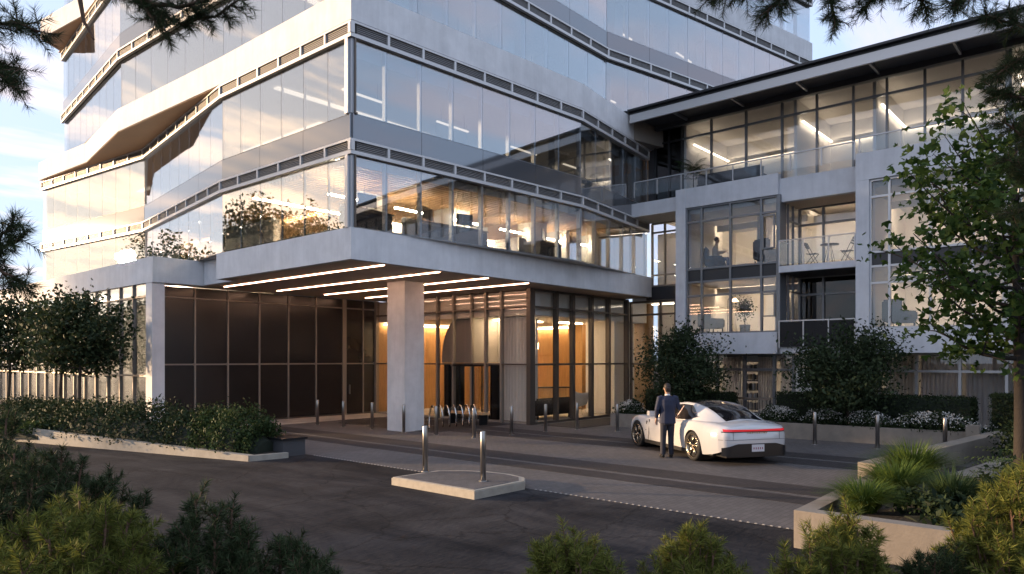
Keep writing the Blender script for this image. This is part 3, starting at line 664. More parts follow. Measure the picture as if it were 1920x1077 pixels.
def guard(x, y0, y1, z0, z1, gm, n, retx=None):
    for i in range(n):
        a = y0 + (y1 - y0) * i / n; b = y0 + (y1 - y0) * (i + 1) / n
        BX('guard_pane', x, x + 0.012, min(a, b) + 0.03, max(a, b) - 0.03, z0 + 0.04, z1 - 0.06, gm, W)
    for i in range(n + 1):
        a = y0 + (y1 - y0) * i / n; BX('guard_post', x - 0.02, x + 0.03, a - 0.018, a + 0.018, z0, z1 - 0.02, 'mullion_silver', W)
    BX('guard_rail', x - 0.025, x + 0.035, min(y0, y1), max(y0, y1), z1 - 0.035, z1, 'mullion_silver', W)
    if retx:
        BX('guard_pane', x + 0.03, retx, y0 - 0.006, y0 + 0.006, z0 + 0.04, z1 - 0.06, gm, W); BX('guard_rail', x + 0.035, retx, y0 - 0.03, y0 + 0.03, z1 - 0.035, z1 - 0.002, 'mullion_silver', W)
guard(13.48, -6.1, -8.55, 5.64, 6.52, 'glass_guard', 3, 14.25)
guard(13.48, -6.1, -8.55, 2.80, 3.74, 'guard_dark', 3, 14.25)
guard(13.64, -0.2, -8.5, 8.9, 9.52, 'glass_guard', 8)
guard(13.45, -8.7, -30.3, 9.02, 9.56, 'glass_guard', 18)
# set-back top floor
panes_x(15.5, [-0.1, -0.75, -1.34], [8.62, 11.45, 12.02], 'glass_dark', 'frame_dark', 0.08)
BX('dark_cladding', 15.6, 15.7, -1.34, 0.3, 8.6, 12.0, 'charcoal', W)
panes_x(15.5, [-1.34, -2.63, -4.06, -5.45, -6.71, -7.95, -9.02, -10.16, -11.23, -12.5, -13.8, -15.1, -16.4, -17.7, -19, -20.3, -21.6, -22.9, -24.2, -25.5, -26.8, -28.1, -29.4, -30.8], [8.62, 11.45, 12.02], 'glass_wing', 'frame_grey', 0.07)
BX('top_ceiling', 15.6, 22, YE, -1.4, 12.03, 12.1, 'ceiling_white', W)
BX('top_back_wall', 19.5, 19.6, YE, -1.4, 8.6, 12.02, 'interior_white', W)
BX('top_floor', 15.6, 22, YE, 0, 8.3, 8.62, 'interior_floor', W)
for y in (-1.42, -5.9, -8.6, -12.4, -16.0, -20.5, -25.5): BX('party_wall', 15.6, 19.5, y - 0.05, y + 0.05, 8.62, 12.02, 'interior_white', W)
for y0, y1 in ((-5.8, -1.6), (-8.5, -6.0), (-12.3, -8.7), (-15.9, -12.6), (-20, -16.2), (-25.3, -20.7)):
    BX('cove_light', 19.36, 19.44, y0, y1, 11.25, 11.29, 'led_cove', W)
    BX('cove_shelf', 19.2, 19.35, y0, y1, 11.2, 11.34, 'interior_white', W)
    BX('cove_light', 15.9, 19.2, y1 - 0.10, y1 - 0.03, 11.25, 11.29, 'led_cove', W)
BX('wing_end_wall', 13.9, 22, YE - 0.1, YE, 0.0, 12.0, 'wing_render', W)
# eaves
BX('roof_soffit', 13.34, 22, YE - 0.4, -0.33, 12.06, 12.10, 'charcoal', W)
BX('roof_slab', 13.3, 22.2, YE - 0.5, -0.2, 12.104, 12.22, 'charcoal', W)
BX('fascia', 13.2, 13.296, YE - 0.5, -0.25, 11.78, 12.10, 'louver_metal', W)
BX('roof_edge', 13.1, 13.4, YE - 0.5, -0.2, 12.224, 12.30, 'frame_dark', W)
BX('soffit_beam', 14.9, 15.1, YE, -0.4, 11.86, 12.055, 'charcoal', W)
for k in range(12): BX('soffit_strut', 13.35, 14.88, -1.9 - 2.35 * k, -1.83 - 2.35 * k, 11.96, 12.05, 'mullion_silver', W)
# ground floor of the wing
panes_x(14.6, [-2.1, -3.3, -4.4, -5.5, -6.2], [0.12, 2.02, 2.58], 'glass_wing', 'frame_grey', 0.09)
panes_x(14.6, [-6.9, -8.0, -9.0], [0.12, 2.02, 2.58], 'glass_wing', 'frame_grey', 0.09)
panes_x(14.6, [-9.0, -10.1, -11.3, -12.5, -13.2], [0.12, 2.02, 2.58], 'glass_wing', 'mullion_silver', 0.08)
BX('entry_door', 14.5, 14.56, -6.85, -6.3, 0.1, 2.1, 'interior_white', W); BX('entry_light_box', 14.62, 14.7, -6.86, -6.24, 2.14, 2.55, 'interior_white', W)
BX('ground_wall', 14.5, 14.9, YE, -13.3, 0.0, 2.58, 'charcoal', W)
BX('ground_ceiling', 13.9, 19, YE, -2.1, 2.585, 2.598, 'ceiling_white', W)
BX('ground_floor', 14.3, 19, YE, -2.1, -0.1, 0.10, 'interior_floor', W)
# ------------------------------------------------------------------ site: island, bollards, rack, planters, bench
isl = E('kerb_island', 'low concrete traffic island with two steel posts at the road edge', 'traffic island', (-1.8, -5.7, 0))
pl = [(-0.70, 0.98), (-0.70, -1.12)]
arc = [(0.62, -1.22), (0.95, -0.95), (1.08, -0.45), (1.02, 0.1), (0.8, 0.6), (0.42, 0.95)]
outl = [(-0.70, 1.0), (-0.70, -1.2)] + arc
def inset_poly(p, d):
    cx = sum(q[0] for q in p) / len(p); cy_ = sum(q[1] for q in p) / len(p)
    return [(cx + (x - cx) * (1 - d / max(0.3, math.hypot(x - cx, y - cy_))), cy_ + (y - cy_) * (1 - d / max(0.3, math.hypot(x - cx, y - cy_)))) for x, y in p]
o = prism('kerb_edge', outl, -0.1, 0.15, 'kerb', isl)
bm = bmesh.new(); bm.from_mesh(o.data); bmesh.ops.bevel(bm, geom=[e for e in bm.edges if all(v.co.z > 0.1 for v in e.verts)], offset=0.018, segments=2, affect='EDGES'); bm.to_mesh(o.data); bm.free()
prism('island_paving', inset_poly(outl, 0.13), 0.1, 0.156, 'paver_light', isl)

BP = [(-1.66, -4.72, 0.156, 'steel bollard standing at the far left corner of the traffic island'), (-1.7, -6.35, 0.156, 'steel bollard standing at the near right corner of the traffic island'),
      (3.74, 7.14, 0, 'steel bollard half hidden by the hedge in front of the dark panelled wall'), (3.87, 5.74, 0, 'second steel bollard from the hedge in front of the dark panelled wall'), (4.06, 4.35, 0, 'steel bollard just left of the square white column'),
      (4.0, 2.62, 0, 'steel bollard standing right in front of the square white column'), (4.21, 1.29, 0, 'steel bollard at the left end of the bicycle rack'), (4.33, -0.25, 0, 'steel bollard at the right end of the bicycle rack'),
      (5.78, -0.51, 0, 'steel bollard in front of the white curtain by the lobby corner'), (7.27, -0.70, 0, 'steel bollard just right of the lobby corner post'), (8.54, -1.06, 0, 'steel bollard in front of the black lobby sofa'), (8.98, -2.39, 0, 'steel bollard between the lobby chair and the parked car'),
      (9.47, -8.61, 0, 'steel bollard right behind the white car near the planter wall'), (9.58, -10.2, 0, 'middle steel bollard in front of the long flower planter'), (9.7, -11.75, 0, 'rightmost steel bollard half hidden by the sloping wall')]
def bollard(x, y, z, lab):
    e = E('bollard', lab, 'bollard', (x, y, z), 0, 'steel bollards around the forecourt')
    return e
prot = None
for x, y, z, lab in BP:
    e = bollard(x, y, z, lab)
    if prot is None:
        b0 = lathe('post', [(0.052, 0.012), (0.052, 0.90), (0.044, 0.918), (0.0, 0.922)], 'stainless', e, 20)
        b1 = lathe('base_plate', [(0.085, 0.0), (0.085, 0.010), (0.06, 0.014), (0.0, 0.014)], 'stainless', e, 20)
        prot = (b0, b1)
    else:
        for b in prot:
            c = b.copy(); c.parent = e; col.objects.link(c)

rk = E('bicycle_rack', 'wavy chrome bicycle rack of looped tube beside the white column', 'bicycle rack', (5.35, 3.05, 0), R(-28.6))
pts = []
n = 168
for i in range(n + 1):
    t = i / n; ph = t * 2 * math.pi * 7 - math.pi / 2
    pts.append((0.12 + t * 1.7, 0.21 * math.cos(ph), 0.43 + 0.37 * math.sin(ph)))
tube('coil', pts, 0.025, 'chrome', rk, 8)
for x in (0.12, 1.82): tube('foot', [(x, 0.0, 0.0), (x, 0.0, 0.07)], 0.03, 'chrome', rk, 8)
bn = E('porch_bench', 'low timber bench with metal legs beyond the bicycle rack', 'bench', (7.6, 3.2, 0.0), R(90))
B('seat', (0, 0, 0.42), (1.8, 0.42, 0.07), 'wood_slat', bn)
for x in (-0.75, 0.75): B('leg', (x, 0, 0.2), (0.06, 0.38, 0.385), 'black_metal', bn)

# left bed kerb, low wall rising to the left
bed = E('bed_kerb', 'long pale kerb wall of the hedge bed, rising towards the left', 'kerb wall', (-2.72, 0.26, 0))
A = (-2.72, 0.26); C_ = (-6.9, 16.6)
def kerbwall(p, q, h0, h1, th, m, par, name):
    dx, dy = q[0] - p[0], q[1] - p[1]; l = math.hypot(dx, dy); nx, ny = dy / l * th, -dx / l * th
    P4 = [p, q, (q[0] + nx, q[1] + ny), (p[0] + nx, p[1] + ny)]; hh = [h0, h1, h1, h0]
    bx, by = par.location.x, par.location.y
    v = [(a - bx, b - by, -0.1) for a, b in P4] + [(a - bx, b - by, h) for (a, b), h in zip(P4, hh)]
    f = [(3, 2, 1, 0), (4, 5, 6, 7)] + [(i, (i + 1) % 4, 4 + (i + 1) % 4, 4 + i) for i in range(4)]
    ob = M(name, v, f, m, par); bm = bmesh.new(); bm.from_mesh(ob.data); bmesh.ops.recalc_face_normals(bm, faces=bm.faces); bm.to_mesh(ob.data); bm.free(); return ob
kerbwall(A, C_, 0.14, 0.62, 0.18, 'kerb', bed, 'kerb_run')
kerbwall(C_, (-12.5, 38), 0.62, 0.8, 0.18, 'kerb', bed, 'kerb_run')
kerbwall((-1.75, 0.12), (-2.70, 0.24), 0.13, 0.13, 0.14, 'kerb', bed, 'kerb_return')
v = [(-2.6, 0.4, 0.1), (-1.3, 0.35, 0.1), (-1.2, 12, 0.35), (-1.2, 40, 0.45), (-12.4, 38, 0.7), (-6.8, 16.6, 0.52)]
M('bed_soil', [(x + 2.72, y - 0.26, z) for x, y, z in v], [(0, 1, 2, 5), (5, 2, 3, 4)], 'soil', bed)
bx = E('bed_end_box', 'dark metal trough closing the end of the hedge bed', 'planter', (-1.45, 0.55, 0))
B('trough', (0, 0.5, 0.2), (0.62, 1.4, 0.4), 'charcoal', bx); B('rim', (0, 0.5, 0.425), (0.70, 1.5, 0.05), 'black_metal', bx)

# planters on the right
p1 = E('long_planter', 'long pale concrete planter with white flowers along the apartment wing', 'planter', (10.4, -7.2, 0))
def wall_l(par, p, q, z0, z1, th, m, name):
    bx_, by_ = par.location.x, par.location.y
    return SEG(name, (p[0] - bx_, p[1] - by_), (q[0] - bx_, q[1] - by_), z0, z1, th, th / 2, m, par)
wall_l(p1, (10.42, -6.2), (10.9, -12.05), -0.1, 0.47, 0.16, 'planter', 'front_wall')
wall_l(p1, (13.4, -6.2), (10.585, -6.2), -0.1, 0.468, 0.16, 'planter', 'side_wall')
M('soil_bed', [(0.1, 0.95, 0.40), (3.6, 0.95, 0.40), (3.6, -4.8, 0.40), (0.5, -4.8, 0.40)], [(0, 3, 2, 1)], 'soil', p1)
B('end_block', (0.55, -4.98, 0.28), (0.36, 0.30, 0.76), 'planter', p1)
p2 = E('entrance_planter', 'short concrete planter beside the lobby glazing behind the car', 'planter', (10.3, -2.2, 0))
wall_l(p2, (10.3, -1.25), (10.3, -5.2), -0.1, 0.47, 0.16, 'planter', 'front_wall')
wall_l(p2, (13.3, -1.25), (10.47, -1.25), -0.1, 0.468, 0.16, 'planter', 'side_wall')
M('soil_bed', [(0.1, 0.9, 0.40), (3.2, 0.9, 0.40), (3.2, -3.0, 0.40), (0.1, -3.0, 0.40)], [(0, 3, 2, 1)], 'soil', p2)
p3 = E('sloping_wall', 'long concrete garden wall climbing away behind the grass mounds', 'garden wall', (3.1, -11.5, 0))
pa, pb = (3.1, -11.48), (11.6, -12.6)
kerbwall(pa, pb, 0.47, 0.50, 0.34, 'planter', p3, 'wall_run')
kerbwall((4.4, -12.75), (9.0, -13.35), 0.22, 0.24, 0.9, 'planter', p3, 'step_slab')
p4 = E('corner_planter', 'square-cornered concrete planter wall at the lower right with grasses', 'planter', (-2.05, -12.13, 0))
kerbwall((-2.05, -12.13), (-2.05, -21), 0.48, 0.48, -0.22, 'planter', p4, 'front_wall')
kerbwall((-1.83, -12.13), (3.1, -12.0), 0.478, 0.478, 0.22, 'planter', p4, 'side_wall')
M('soil_bed', [(0.2, -0.2, 0.42), (2.6, -0.2, 0.36), (4.6, -0.3, 0.08), (14, -0.9, 0.08), (14, -8.5, 0.08), (4.6, -8.5, 0.08), (2.6, -8.5, 0.36), (0.2, -8.5, 0.42)], [(0, 7, 6, 1), (1, 6, 5, 2), (2, 5, 4, 3)], 'soil', p4)
rl = E('patio_rail', 'short dark metal rail with timber top in front of the curtained door', 'railing', (12.6, -5.5, 0))
B('top_rail', (0, 0, 1.06), (0.08, 1.3, 0.07), 'mullion_bronze', rl)
for yv in (-0.62, 0.62): B('rail_post', (0, yv, 0.51), (0.05, 0.05, 1.02), 'black_metal', rl)
for k in range(9): B('baluster', (0, -0.5 + k * 0.125, 0.52), (0.016, 0.016, 0.98), 'black_metal', rl)
# ------------------------------------------------------------------ plants
rng = np.random.default_rng(11)
def unit(a): return a / np.maximum(1e-9, np.linalg.norm(a, axis=-1, keepdims=True))
def leaf_arrays(P, size, up=0.5, lobes=1, wd=0.5):
    n = len(P); S = size * rng.uniform(0.65, 1.3, (n, 1))
    d = unit(rng.normal(size=(n, 3)) + np.array([0, 0, -0.15])); nrm = unit(rng.normal(size=(n, 3)) * (1 - up) + np.array([0, 0, 1.0]) * up + 1e-4)
    s = unit(np.cross(d, nrm)); Vs = []; Fs = []
    for k in range(lobes):
        a = 0 if lobes == 1 else (k - (lobes - 1) / 2) * 0.85
        dd = d * math.cos(a) + s * math.sin(a); ss = unit(np.cross(dd, np.cross(s, d)))
        L_ = S if lobes == 1 or k == lobes // 2 else S * 0.8
        nn_ = np.cross(ss, dd)
        Vs.append(np.stack([P, P + dd * L_ * 0.45 + ss * L_ * wd * 0.5 + nn_ * L_ * 0.10, P + dd * L_, P + dd * L_ * 0.45 - ss * L_ * wd * 0.5 + nn_ * L_ * 0.10], 1))
    V = np.concatenate(Vs, 1).reshape(-1, 3)
    F = np.arange(len(V)).reshape(-1, 4)
    return V, F
def leaves(name, P, size, m, par, up=0.5, lobes=1, wd=0.5):
    V, F = leaf_arrays(np.asarray(P, dtype=float), size, up, lobes, wd); return FAST(name, V, F, m, par)
def needle_arrays(twigs, n, nl, wd, spread=0.9):
    p = np.array([t[0] for t in twigs], float); d = unit(np.array([t[1] for t in twigs], float)); l = np.array([t[2] for t in twigs], float)
    k = len(twigs); t = rng.uniform(0.0, 1.0, (k, n, 1)) ** 0.8
    base = p[:, None, :] + d[:, None, :] * l[:, None, None] * t
    rad = unit(rng.normal(size=(k, n, 3))); rad = rad - (rad * d[:, None, :]).sum(-1, keepdims=True) * d[:, None, :]
    dirn = unit(d[:, None, :] * (0.35 + 0.5 * t) + unit(rad) * spread)
    side = unit(np.cross(dirn, rng.normal(size=(k, n, 3)))) * wd / 2
    tip = base + dirn * nl * rng.uniform(0.7, 1.15, (k, n, 1))
    V = np.stack([base - side, base + side, tip], 2).reshape(-1, 3)
    return V, np.arange(len(V)).reshape(-1, 3)
def curve_pts(p, q, sag, k=5):
    p, q = Vector(p), Vector(q); r = []
    for i in range(k + 1):
        t = i / k; v = p.lerp(q, t); v.z += sag * math.sin(t * math.pi); r.append(v)
    return r
def tree(name, label, loc, H, th, rx, rz, leaf, nl, size, group, seed, r0=0.06, lobes=1, nb=16, clump=0.30, shape=1.0, lean=(0, 0), trunkmat='bark'):
    """trunk with limbs inside an uneven crown: clumps at limb ends"""
    rr = random.Random(seed); g = np.random.default_rng(seed)
    e = E(name, label, 'tree', loc, 0, group)
    limbs = []; clumps = []
    top = Vector((lean[0], lean[1], H * 0.86))
    tr = [Vector((lean[0] * t * t + 0.04 * math.sin(7 * t + seed), lean[1] * t * t + 0.04 * math.cos(5 * t + seed), H * 0.86 * t)) for t in [i / 8 for i in range(9)]]
    tube('trunk', [v for v in tr], [r0 * (1.25 - t * 1.05) for t in [i / 8 for i in range(9)]], trunkmat, e, 9)
    cz = th + (H - th) * 0.5; hz = (H - th) * 0.5
    for b in range(nb):
        t = 0.0 + (b + rr.random()) / nb
        z0 = th + (H * 0.84 - th) * t * 0.9 - 0.05
        az = b * 2.4 + rr.uniform(-0.4, 0.4)
        k = min(1, max(0, z0 / (H * 0.86))); o = tr[int(k * 7.99)].lerp(tr[min(8, int(k * 7.99) + 1)], (k * 7.99) % 1)
        zt = z0 + rr.uniform(0.1, 0.28) * (H - th)
        prof = math.sqrt(max(0.05, 1 - ((zt - cz) / (hz * 1.04)) ** 2)) ** shape
        rad = rx * prof * rr.uniform(0.72, 1.12)
        q = o + Vector((math.cos(az) * rad, math.sin(az) * rad * (rz / rx if rz else 1), zt - o.z))
        cp = curve_pts(o, q, -0.12 * rad)
        rb = r0 * 0.42 * (1 - 0.5 * t)
        limbs.append((cp, [rb * (1 - 0.8 * i / 5) for i in range(6)]))
        for i in (2, 3, 4, 5): clumps.append((cp[i], 0.75 + 0.1 * i))
        for s in range(4):
            i = rr.choice((2, 3, 4)); d = Vector((rr.gauss(0, 1), rr.gauss(0, 1), rr.gauss(0.25, 0.7))).normalized()
            e2 = cp[i] + d * rad * rr.uniform(0.25, 0.45); limbs.append(([cp[i], (cp[i] + e2) / 2 + Vector((0, 0, 0.03)), e2], [rb * 0.4, rb * 0.28, rb * 0.12])); clumps.append((e2, rr.uniform(0.6, 1.2)))
    for s in range(4): clumps.append((top + Vector((rr.gauss(0, .14), rr.gauss(0, .14), rr.uniform(0, H * 0.12))), 0.7))
    tubes('limbs', limbs, trunkmat, e, 5)
    per = np.array([c[1] for c in clumps]); cnt = np.maximum(3, (per / per.sum() * nl).astype(int)); P = []
    for (c, s), k in zip(clumps, cnt): P.append(np.array(c) + g.normal(size=(k, 3)) * clump * rx * 0.55 * s * np.array([1, 1, 0.75]))
    P = np.concatenate(P); P = P[P[:, 2] > th * 0.92]
    leaves('crown', P, size, leaf, e, 0.45, lobes, 0.55)
    return e
# small street trees on the left bed
G = 'small trees in the left hedge bed'
tree('street_tree', 'bushy dark tree in the hedge bed, rightmost of the left three', (-3.1, 10.1, 0.4), 4.2, 1.55, 1.35, 0, 'leaf_dark', 6500, 0.15, G, 3, 0.055)
tree('street_tree', 'tall dark tree with warm lit top, middle of the left three', (-2.6, 13.6, 0.4), 4.6, 1.6, 1.15, 0, 'leaf_dark', 4600, 0.15, G, 4, 0.055)
tree('street_tree', 'dark tree at the left picture edge, leftmost of the left three', (-3.4, 16.8, 0.4), 4.6, 1.55, 1.4, 0, 'leaf_dark', 5200, 0.16, G, 5, 0.055)
# trees in front of the wing
tree('ornamental_tree', 'conical dark green tree behind the man and the car roof', (11.5, -3.45, 0.4), 3.15, 0.35, 1.35, 0, 'leaf_dark', 12000, 0.115, 'small trees along the apartment wing', 8, 0.05, nb=22, shape=1.3, clump=0.33)
tree('ornamental_tree', 'broad dark green tree in the flower planter under the balconies', (11.6, -8.85, 0.4), 3.05, 0.45, 1.45, 0, 'leaf_dark', 13000, 0.115, 'small trees along the apartment wing', 9, 0.05, nb=22, shape=1.1, clump=0.33)
# big maple at the right picture edge
mp = tree('maple_tree', 'tall maple with fresh green leaves at the right edge', (2.13, -14.05, 0.1), 6.6, 2.2, 1.8, 0, 'leaf_maple', 5200, 0.115, None, 21, 0.095, 3, nb=36, clump=0.17, trunkmat='bark_dark')
# tall trees beyond the road, outside the picture to the left, seen in the glass
for k, (x, y, H, th, rx) in enumerate([(-15.5, 30, 14, 8.2, 3.0), (-24, 37, 16, 9.0, 3.6), (-4.5, 50, 14, 5.5, 3.2), (-31, 22, 13, 8.5, 3.0), (-31, 60, 19, 11.0, 4.2), (-38, 44, 18, 10, 4.4)]):
    tree('roadside_tree', ['tall open tree across the road mirrored in the corner glass', 'broad tree across the road mirrored in the middle glass', 'tall tree up the street mirrored near the far end', 'open tree across the road mirrored low in the glass', 'wide tree far up the street mirrored in the glass', 'largest far tree mirrored in the street windows'][k], (x, y, 0), H, th, rx, 0, 'leaf_mid', 5200, 0.34, 'trees across the road', 30 + k, 0.20, nb=15, clump=0.34)
# dense leaf volumes
def mass(name, P, size, m, par, up=0.4): return leaves(name, P, size, m, par, up)
def hedge_pts(n, path, hw, h0, h1, seed):
    """points over a wavy mound that follows a path [(x, y, z, half width, height)]"""
    g = np.random.default_rng(seed); pa = np.array(path, float); t = g.uniform(0, len(path) - 1.001, n); i = t.astype(int); fr = (t - i)[:, None]
    c = pa[i] * (1 - fr) + pa[i + 1] * fr
    nxt = pa[np.minimum(i + 1, len(pa) - 1), :2] - pa[i, :2]; d = unit(nxt); nr = np.stack([-d[:, 1], d[:, 0]], 1)
    a = g.uniform(0, math.pi, n); rr_ = 1 - np.abs(g.normal(0, 0.16, n))
    wob = 1 + 0.16 * np.sin(t * 5.3 + 1) + 0.10 * np.sin(t * 12.7) + 0.10 * g.normal(size=n)
    off_ = np.cos(a) * c[:, 3] * rr_ * wob; z = c[:, 2] + np.abs(np.sin(a)) ** 0.7 * c[:, 4] * rr_ * wob
    return np.stack([c[:, 0] + nr[:, 0] * off_, c[:, 1] + nr[:, 1] * off_, z], 1)
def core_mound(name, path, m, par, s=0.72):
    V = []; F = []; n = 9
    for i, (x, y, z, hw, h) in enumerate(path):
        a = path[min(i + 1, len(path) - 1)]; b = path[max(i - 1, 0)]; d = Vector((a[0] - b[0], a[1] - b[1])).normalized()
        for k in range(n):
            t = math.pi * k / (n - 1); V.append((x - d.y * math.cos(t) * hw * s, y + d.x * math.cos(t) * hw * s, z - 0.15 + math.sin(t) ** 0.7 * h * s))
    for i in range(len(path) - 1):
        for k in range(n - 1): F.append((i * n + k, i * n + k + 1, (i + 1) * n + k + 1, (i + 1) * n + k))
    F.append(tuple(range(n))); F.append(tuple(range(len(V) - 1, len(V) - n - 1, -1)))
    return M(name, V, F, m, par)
def mound(name, label, cat, path, n, size, m, seed, group=None, up=0.4):
    x0, y0, z0 = path[0][:3]; e = E(name, label, cat, (x0, y0, z0), 0, group)
    pp = [(x - x0, y - y0, z - z0, a, b) for x, y, z, a, b in path]
    core_mound('dark_core', pp, 'leaf_shade', e); leaves('foliage', hedge_pts(n, pp, 0, 0, 0, seed), size, m, e, up)  # solid dark body under the leaves, coloured as their inner shade
    return e
mound('glossy_shrub', 'rounded glossy shrub at the right end of the left hedge', 'shrub', [(-1.95, 0.75, 0.1, 0.5, 0.6), (-2.1, 1.3, 0.1, 0.8, 0.95), (-2.3, 2.2, 0.12, 0.85, 1.0), (-2.5, 2.9, 0.12, 0.6, 0.8)], 7000, 0.085, 'leaf_mid', 1)
mound('hedge', 'long dark informal hedge in the left bed', 'hedge', [(-2.45, 2.9, 0.12, 0.85, 0.85), (-2.9, 4.6, 0.15, 1.0, 0.95), (-3.3, 6.4, 0.18, 1.05, 0.95), (-3.6, 8.2, 0.22, 1.05, 0.85), (-3.7, 10.2, 0.26, 0.9, 0.75), (-3.6, 12.5, 0.3, 0.8, 0.65), (-3.4, 16, 0.35, 0.8, 0.6)], 15000, 0.10, 'leaf_hedge', 2)
mound('ground_cover', 'low grassy ground cover along the left kerb under the trees', 'ground cover', [(-4.5, 8.4, 0.25, 0.45, 0.28), (-5.2, 10.5, 0.3, 0.6, 0.3), (-5.8, 13.5, 0.4, 0.7, 0.3), (-6.4, 17, 0.5, 0.7, 0.3)], 5000, 0.10, 'leaf_mid', 6)['kind'] = 'stuff'
def boxhedge(label, x0, x1, y0, y1, z0, z1, n, seed):
    g = np.random.default_rng(seed); e = E('clipped_hedge', label, 'hedge', ((x0 + x1) / 2, (y0 + y1) / 2, z0), 0, 'clipped box hedges')
    wx, wy, h = (x1 - x0) / 2, (y1 - y0) / 2, z1 - z0
    B('dark_core', (0, 0, h / 2 - 0.02), (wx * 2 - 0.1, wy * 2 - 0.1, h - 0.06), 'leaf_shade', e)
    P = np.stack([g.uniform(-wx, wx, n), g.uniform(-wy, wy, n), g.uniform(0, h, n)], 1); f = g.integers(0, 5, n)
    P[f == 0, 0] = -wx; P[f == 1, 0] = -wx; P[f == 2, 1] = -wy; P[f == 3, 2] = h; P[f == 4, 2] = h
    P += g.normal(0, 0.025, P.shape); leaves('foliage', P, 0.06, 'leaf_hedge', e, 0.3)
boxhedge('clipped hedge behind the white flowers under the curtained windows', 12.0, 12.6, -12.0, -6.5, 0.4, 1.30, 9000, 41)
boxhedge('short clipped hedge behind the car roof beside the lobby', 12.0, 12.5, -5.0, -1.6, 0.4, 1.22, 6000, 42)
boxhedge('square clipped hedge standing at the end of the sloping wall', 11.6, 12.5, -13.6, -12.45, 0.4, 1.42, 5000, 43)
def flowers(label, c, rx, ry, n, seed, white=True, h=0.42):
    g = np.random.default_rng(seed); e = E('flower_clump', label, 'flowers', c, 0, 'white flower clumps in the planter')
    t = g.normal(0, 0.42, (n, 2)); P = np.stack([t[:, 0] * rx, t[:, 1] * ry, np.zeros(n)], 1); rr_ = np.minimum(1, np.hypot(t[:, 0], t[:, 1]))
    P[:, 2] = h * np.sqrt(1 - rr_ ** 2 * 0.8) * g.uniform(0.2, 1.15, n) * (1 + 0.25 * np.sin(P[:, 1] * 9 + seed)); leaves('foliage', P, 0.08, 'leaf_hedge', e, 0.4)
    k = int(n * 0.34); Q = P[:k].copy() + g.normal(0, 0.03, (k, 3)); Q[:, 2] = h * np.sqrt(1 - np.minimum(1, rr_[:k]) ** 2 * 0.8) * g.uniform(0.55, 1.25, k) + 0.03
    leaves('blossoms', Q, 0.036, 'petal', e, 0.55, 2, 0.8)
for k, (x, y, rx, ry, lab) in enumerate([(11.15, -6.9, 0.45, 0.75, 'pale flower clump just right of the car boot'), (11.2, -8.3, 0.42, 0.6, 'sparse pale flower clump left of the broad tree'), (11.2, -9.55, 0.45, 0.65, 'pale flower clump by the middle bollard'), (11.3, -11.2, 0.5, 1.15, 'largest white flower clump near the sloping wall'), (10.85, -1.75, 0.4, 0.55, 'greyish flower clump between lobby glazing and the man')]):
    flowers(lab, (x, y, 0.40), rx, ry, 2600 if k != 3 else 4600, 50 + k)
def grass(label, c, rad, h, n, seed, m='grass_blade', wd=0.012, name='grass_mound', cat='grass'):
    g = np.random.default_rng(seed); e = E(name, label, cat, c, 0, 'arching grass mounds in the corner planter')
    az = g.uniform(0, 2 * math.pi, n); lean_ = g.uniform(0.15, 1.0, n) ** 0.7; L_ = h * g.uniform(0.7, 1.25, n)
    b = np.stack([np.cos(az) * rad * 0.25 * g.random(n), np.sin(az) * rad * 0.25 * g.random(n), np.zeros(n)], 1)
    d = np.stack([np.cos(az), np.sin(az), np.zeros(n)], 1); s = np.stack([-np.sin(az), np.cos(az), np.zeros(n)], 1)
    V = []
    for t, w_ in ((0, 1), (0.4, 0.9), (0.75, 0.65), (1.0, 0.08)):
        p = b + d * (rad * lean_ * t ** 1.6)[:, None]; p[:, 2] += L_ * (t - 0.55 * lean_ * t ** 2.4) * 1.2
        V += [p - s * wd * w_ / 2, p + s * wd * w_ / 2]
    V = np.stack(V, 1); k = V.shape[1]; F = []
    base = np.arange(n)[:, None] * k
    for i in range(3): F.append(base + np.array([[2 * i, 2 * i + 1, 2 * i + 3, 2 * i + 2]]))
    FAST('blades', V.reshape(-1, 3), np.concatenate(F), m, e)
grass('bright arching grass mound at the planter corner, nearest the road', (-1.25, -12.75, 0.42), 0.62, 0.40, 1000, 61)
grass('sunlit grass mound in the middle of the corner planter', (0.2, -12.8, 0.42), 0.75, 0.48, 1200, 62)
grass('tall bright grass mound in front of the sloping wall', (1.7, -12.7, 0.42), 0.8, 0.60, 1300, 63)
grass('dark grass tuft below the tall mound beside the coping', (-0.4, -13.6, 0.42), 0.6, 0.5, 700, 64, 'fern')
def fern(label, c, n, L_, seed, name='fern', up=0.55):
    rr = random.Random(seed); e = E(name, label, 'fern', c, 0, 'ferns in the corner planter'); V = []; F = []
    for k in range(n):
        az = rr.uniform(0, 6.283); l = L_ * rr.uniform(0.7, 1.2); el = rr.uniform(0.35, 1.1); d = Vector((math.cos(az), math.sin(az), 0)); s = Vector((-math.sin(az), math.cos(az), 0))
        for i in range(1, 15):
            t = i / 15; p = d * (l * t * math.cos(el * (1 - 0.5 * t))) + Vector((0, 0, l * (math.sin(el) * t - 0.5 * t * t)))
            ww = l * 0.20 * (1 - t) ** 0.8 * (0.5 + min(1, t * 5) * 0.5)
            for sg in (-1, 1):
                o = len(V); V += [p, p + s * sg * ww * 0.5 + d * 0.012 + Vector((0, 0, 0.012)), p + s * sg * ww + d * 0.03 - Vector((0, 0, 0.02)), p + s * sg * ww * 0.5 + d * 0.035]
                F.append((o, o + 1, o + 2, o + 3))
    M('fronds', V, F, 'fern', e)
fern('fern with arching fronds over the coping of the corner planter', (-1.0, -13.9, 0.42), 26, 0.75, 71)
fern('dark fern below the step slab of the garden wall', (1.0, -13.8, 0.36), 34, 0.85, 72)
fern('spiky dark fern leaning over the sloping wall', (5.6, -14.0, 0.2), 44, 1.25, 73)
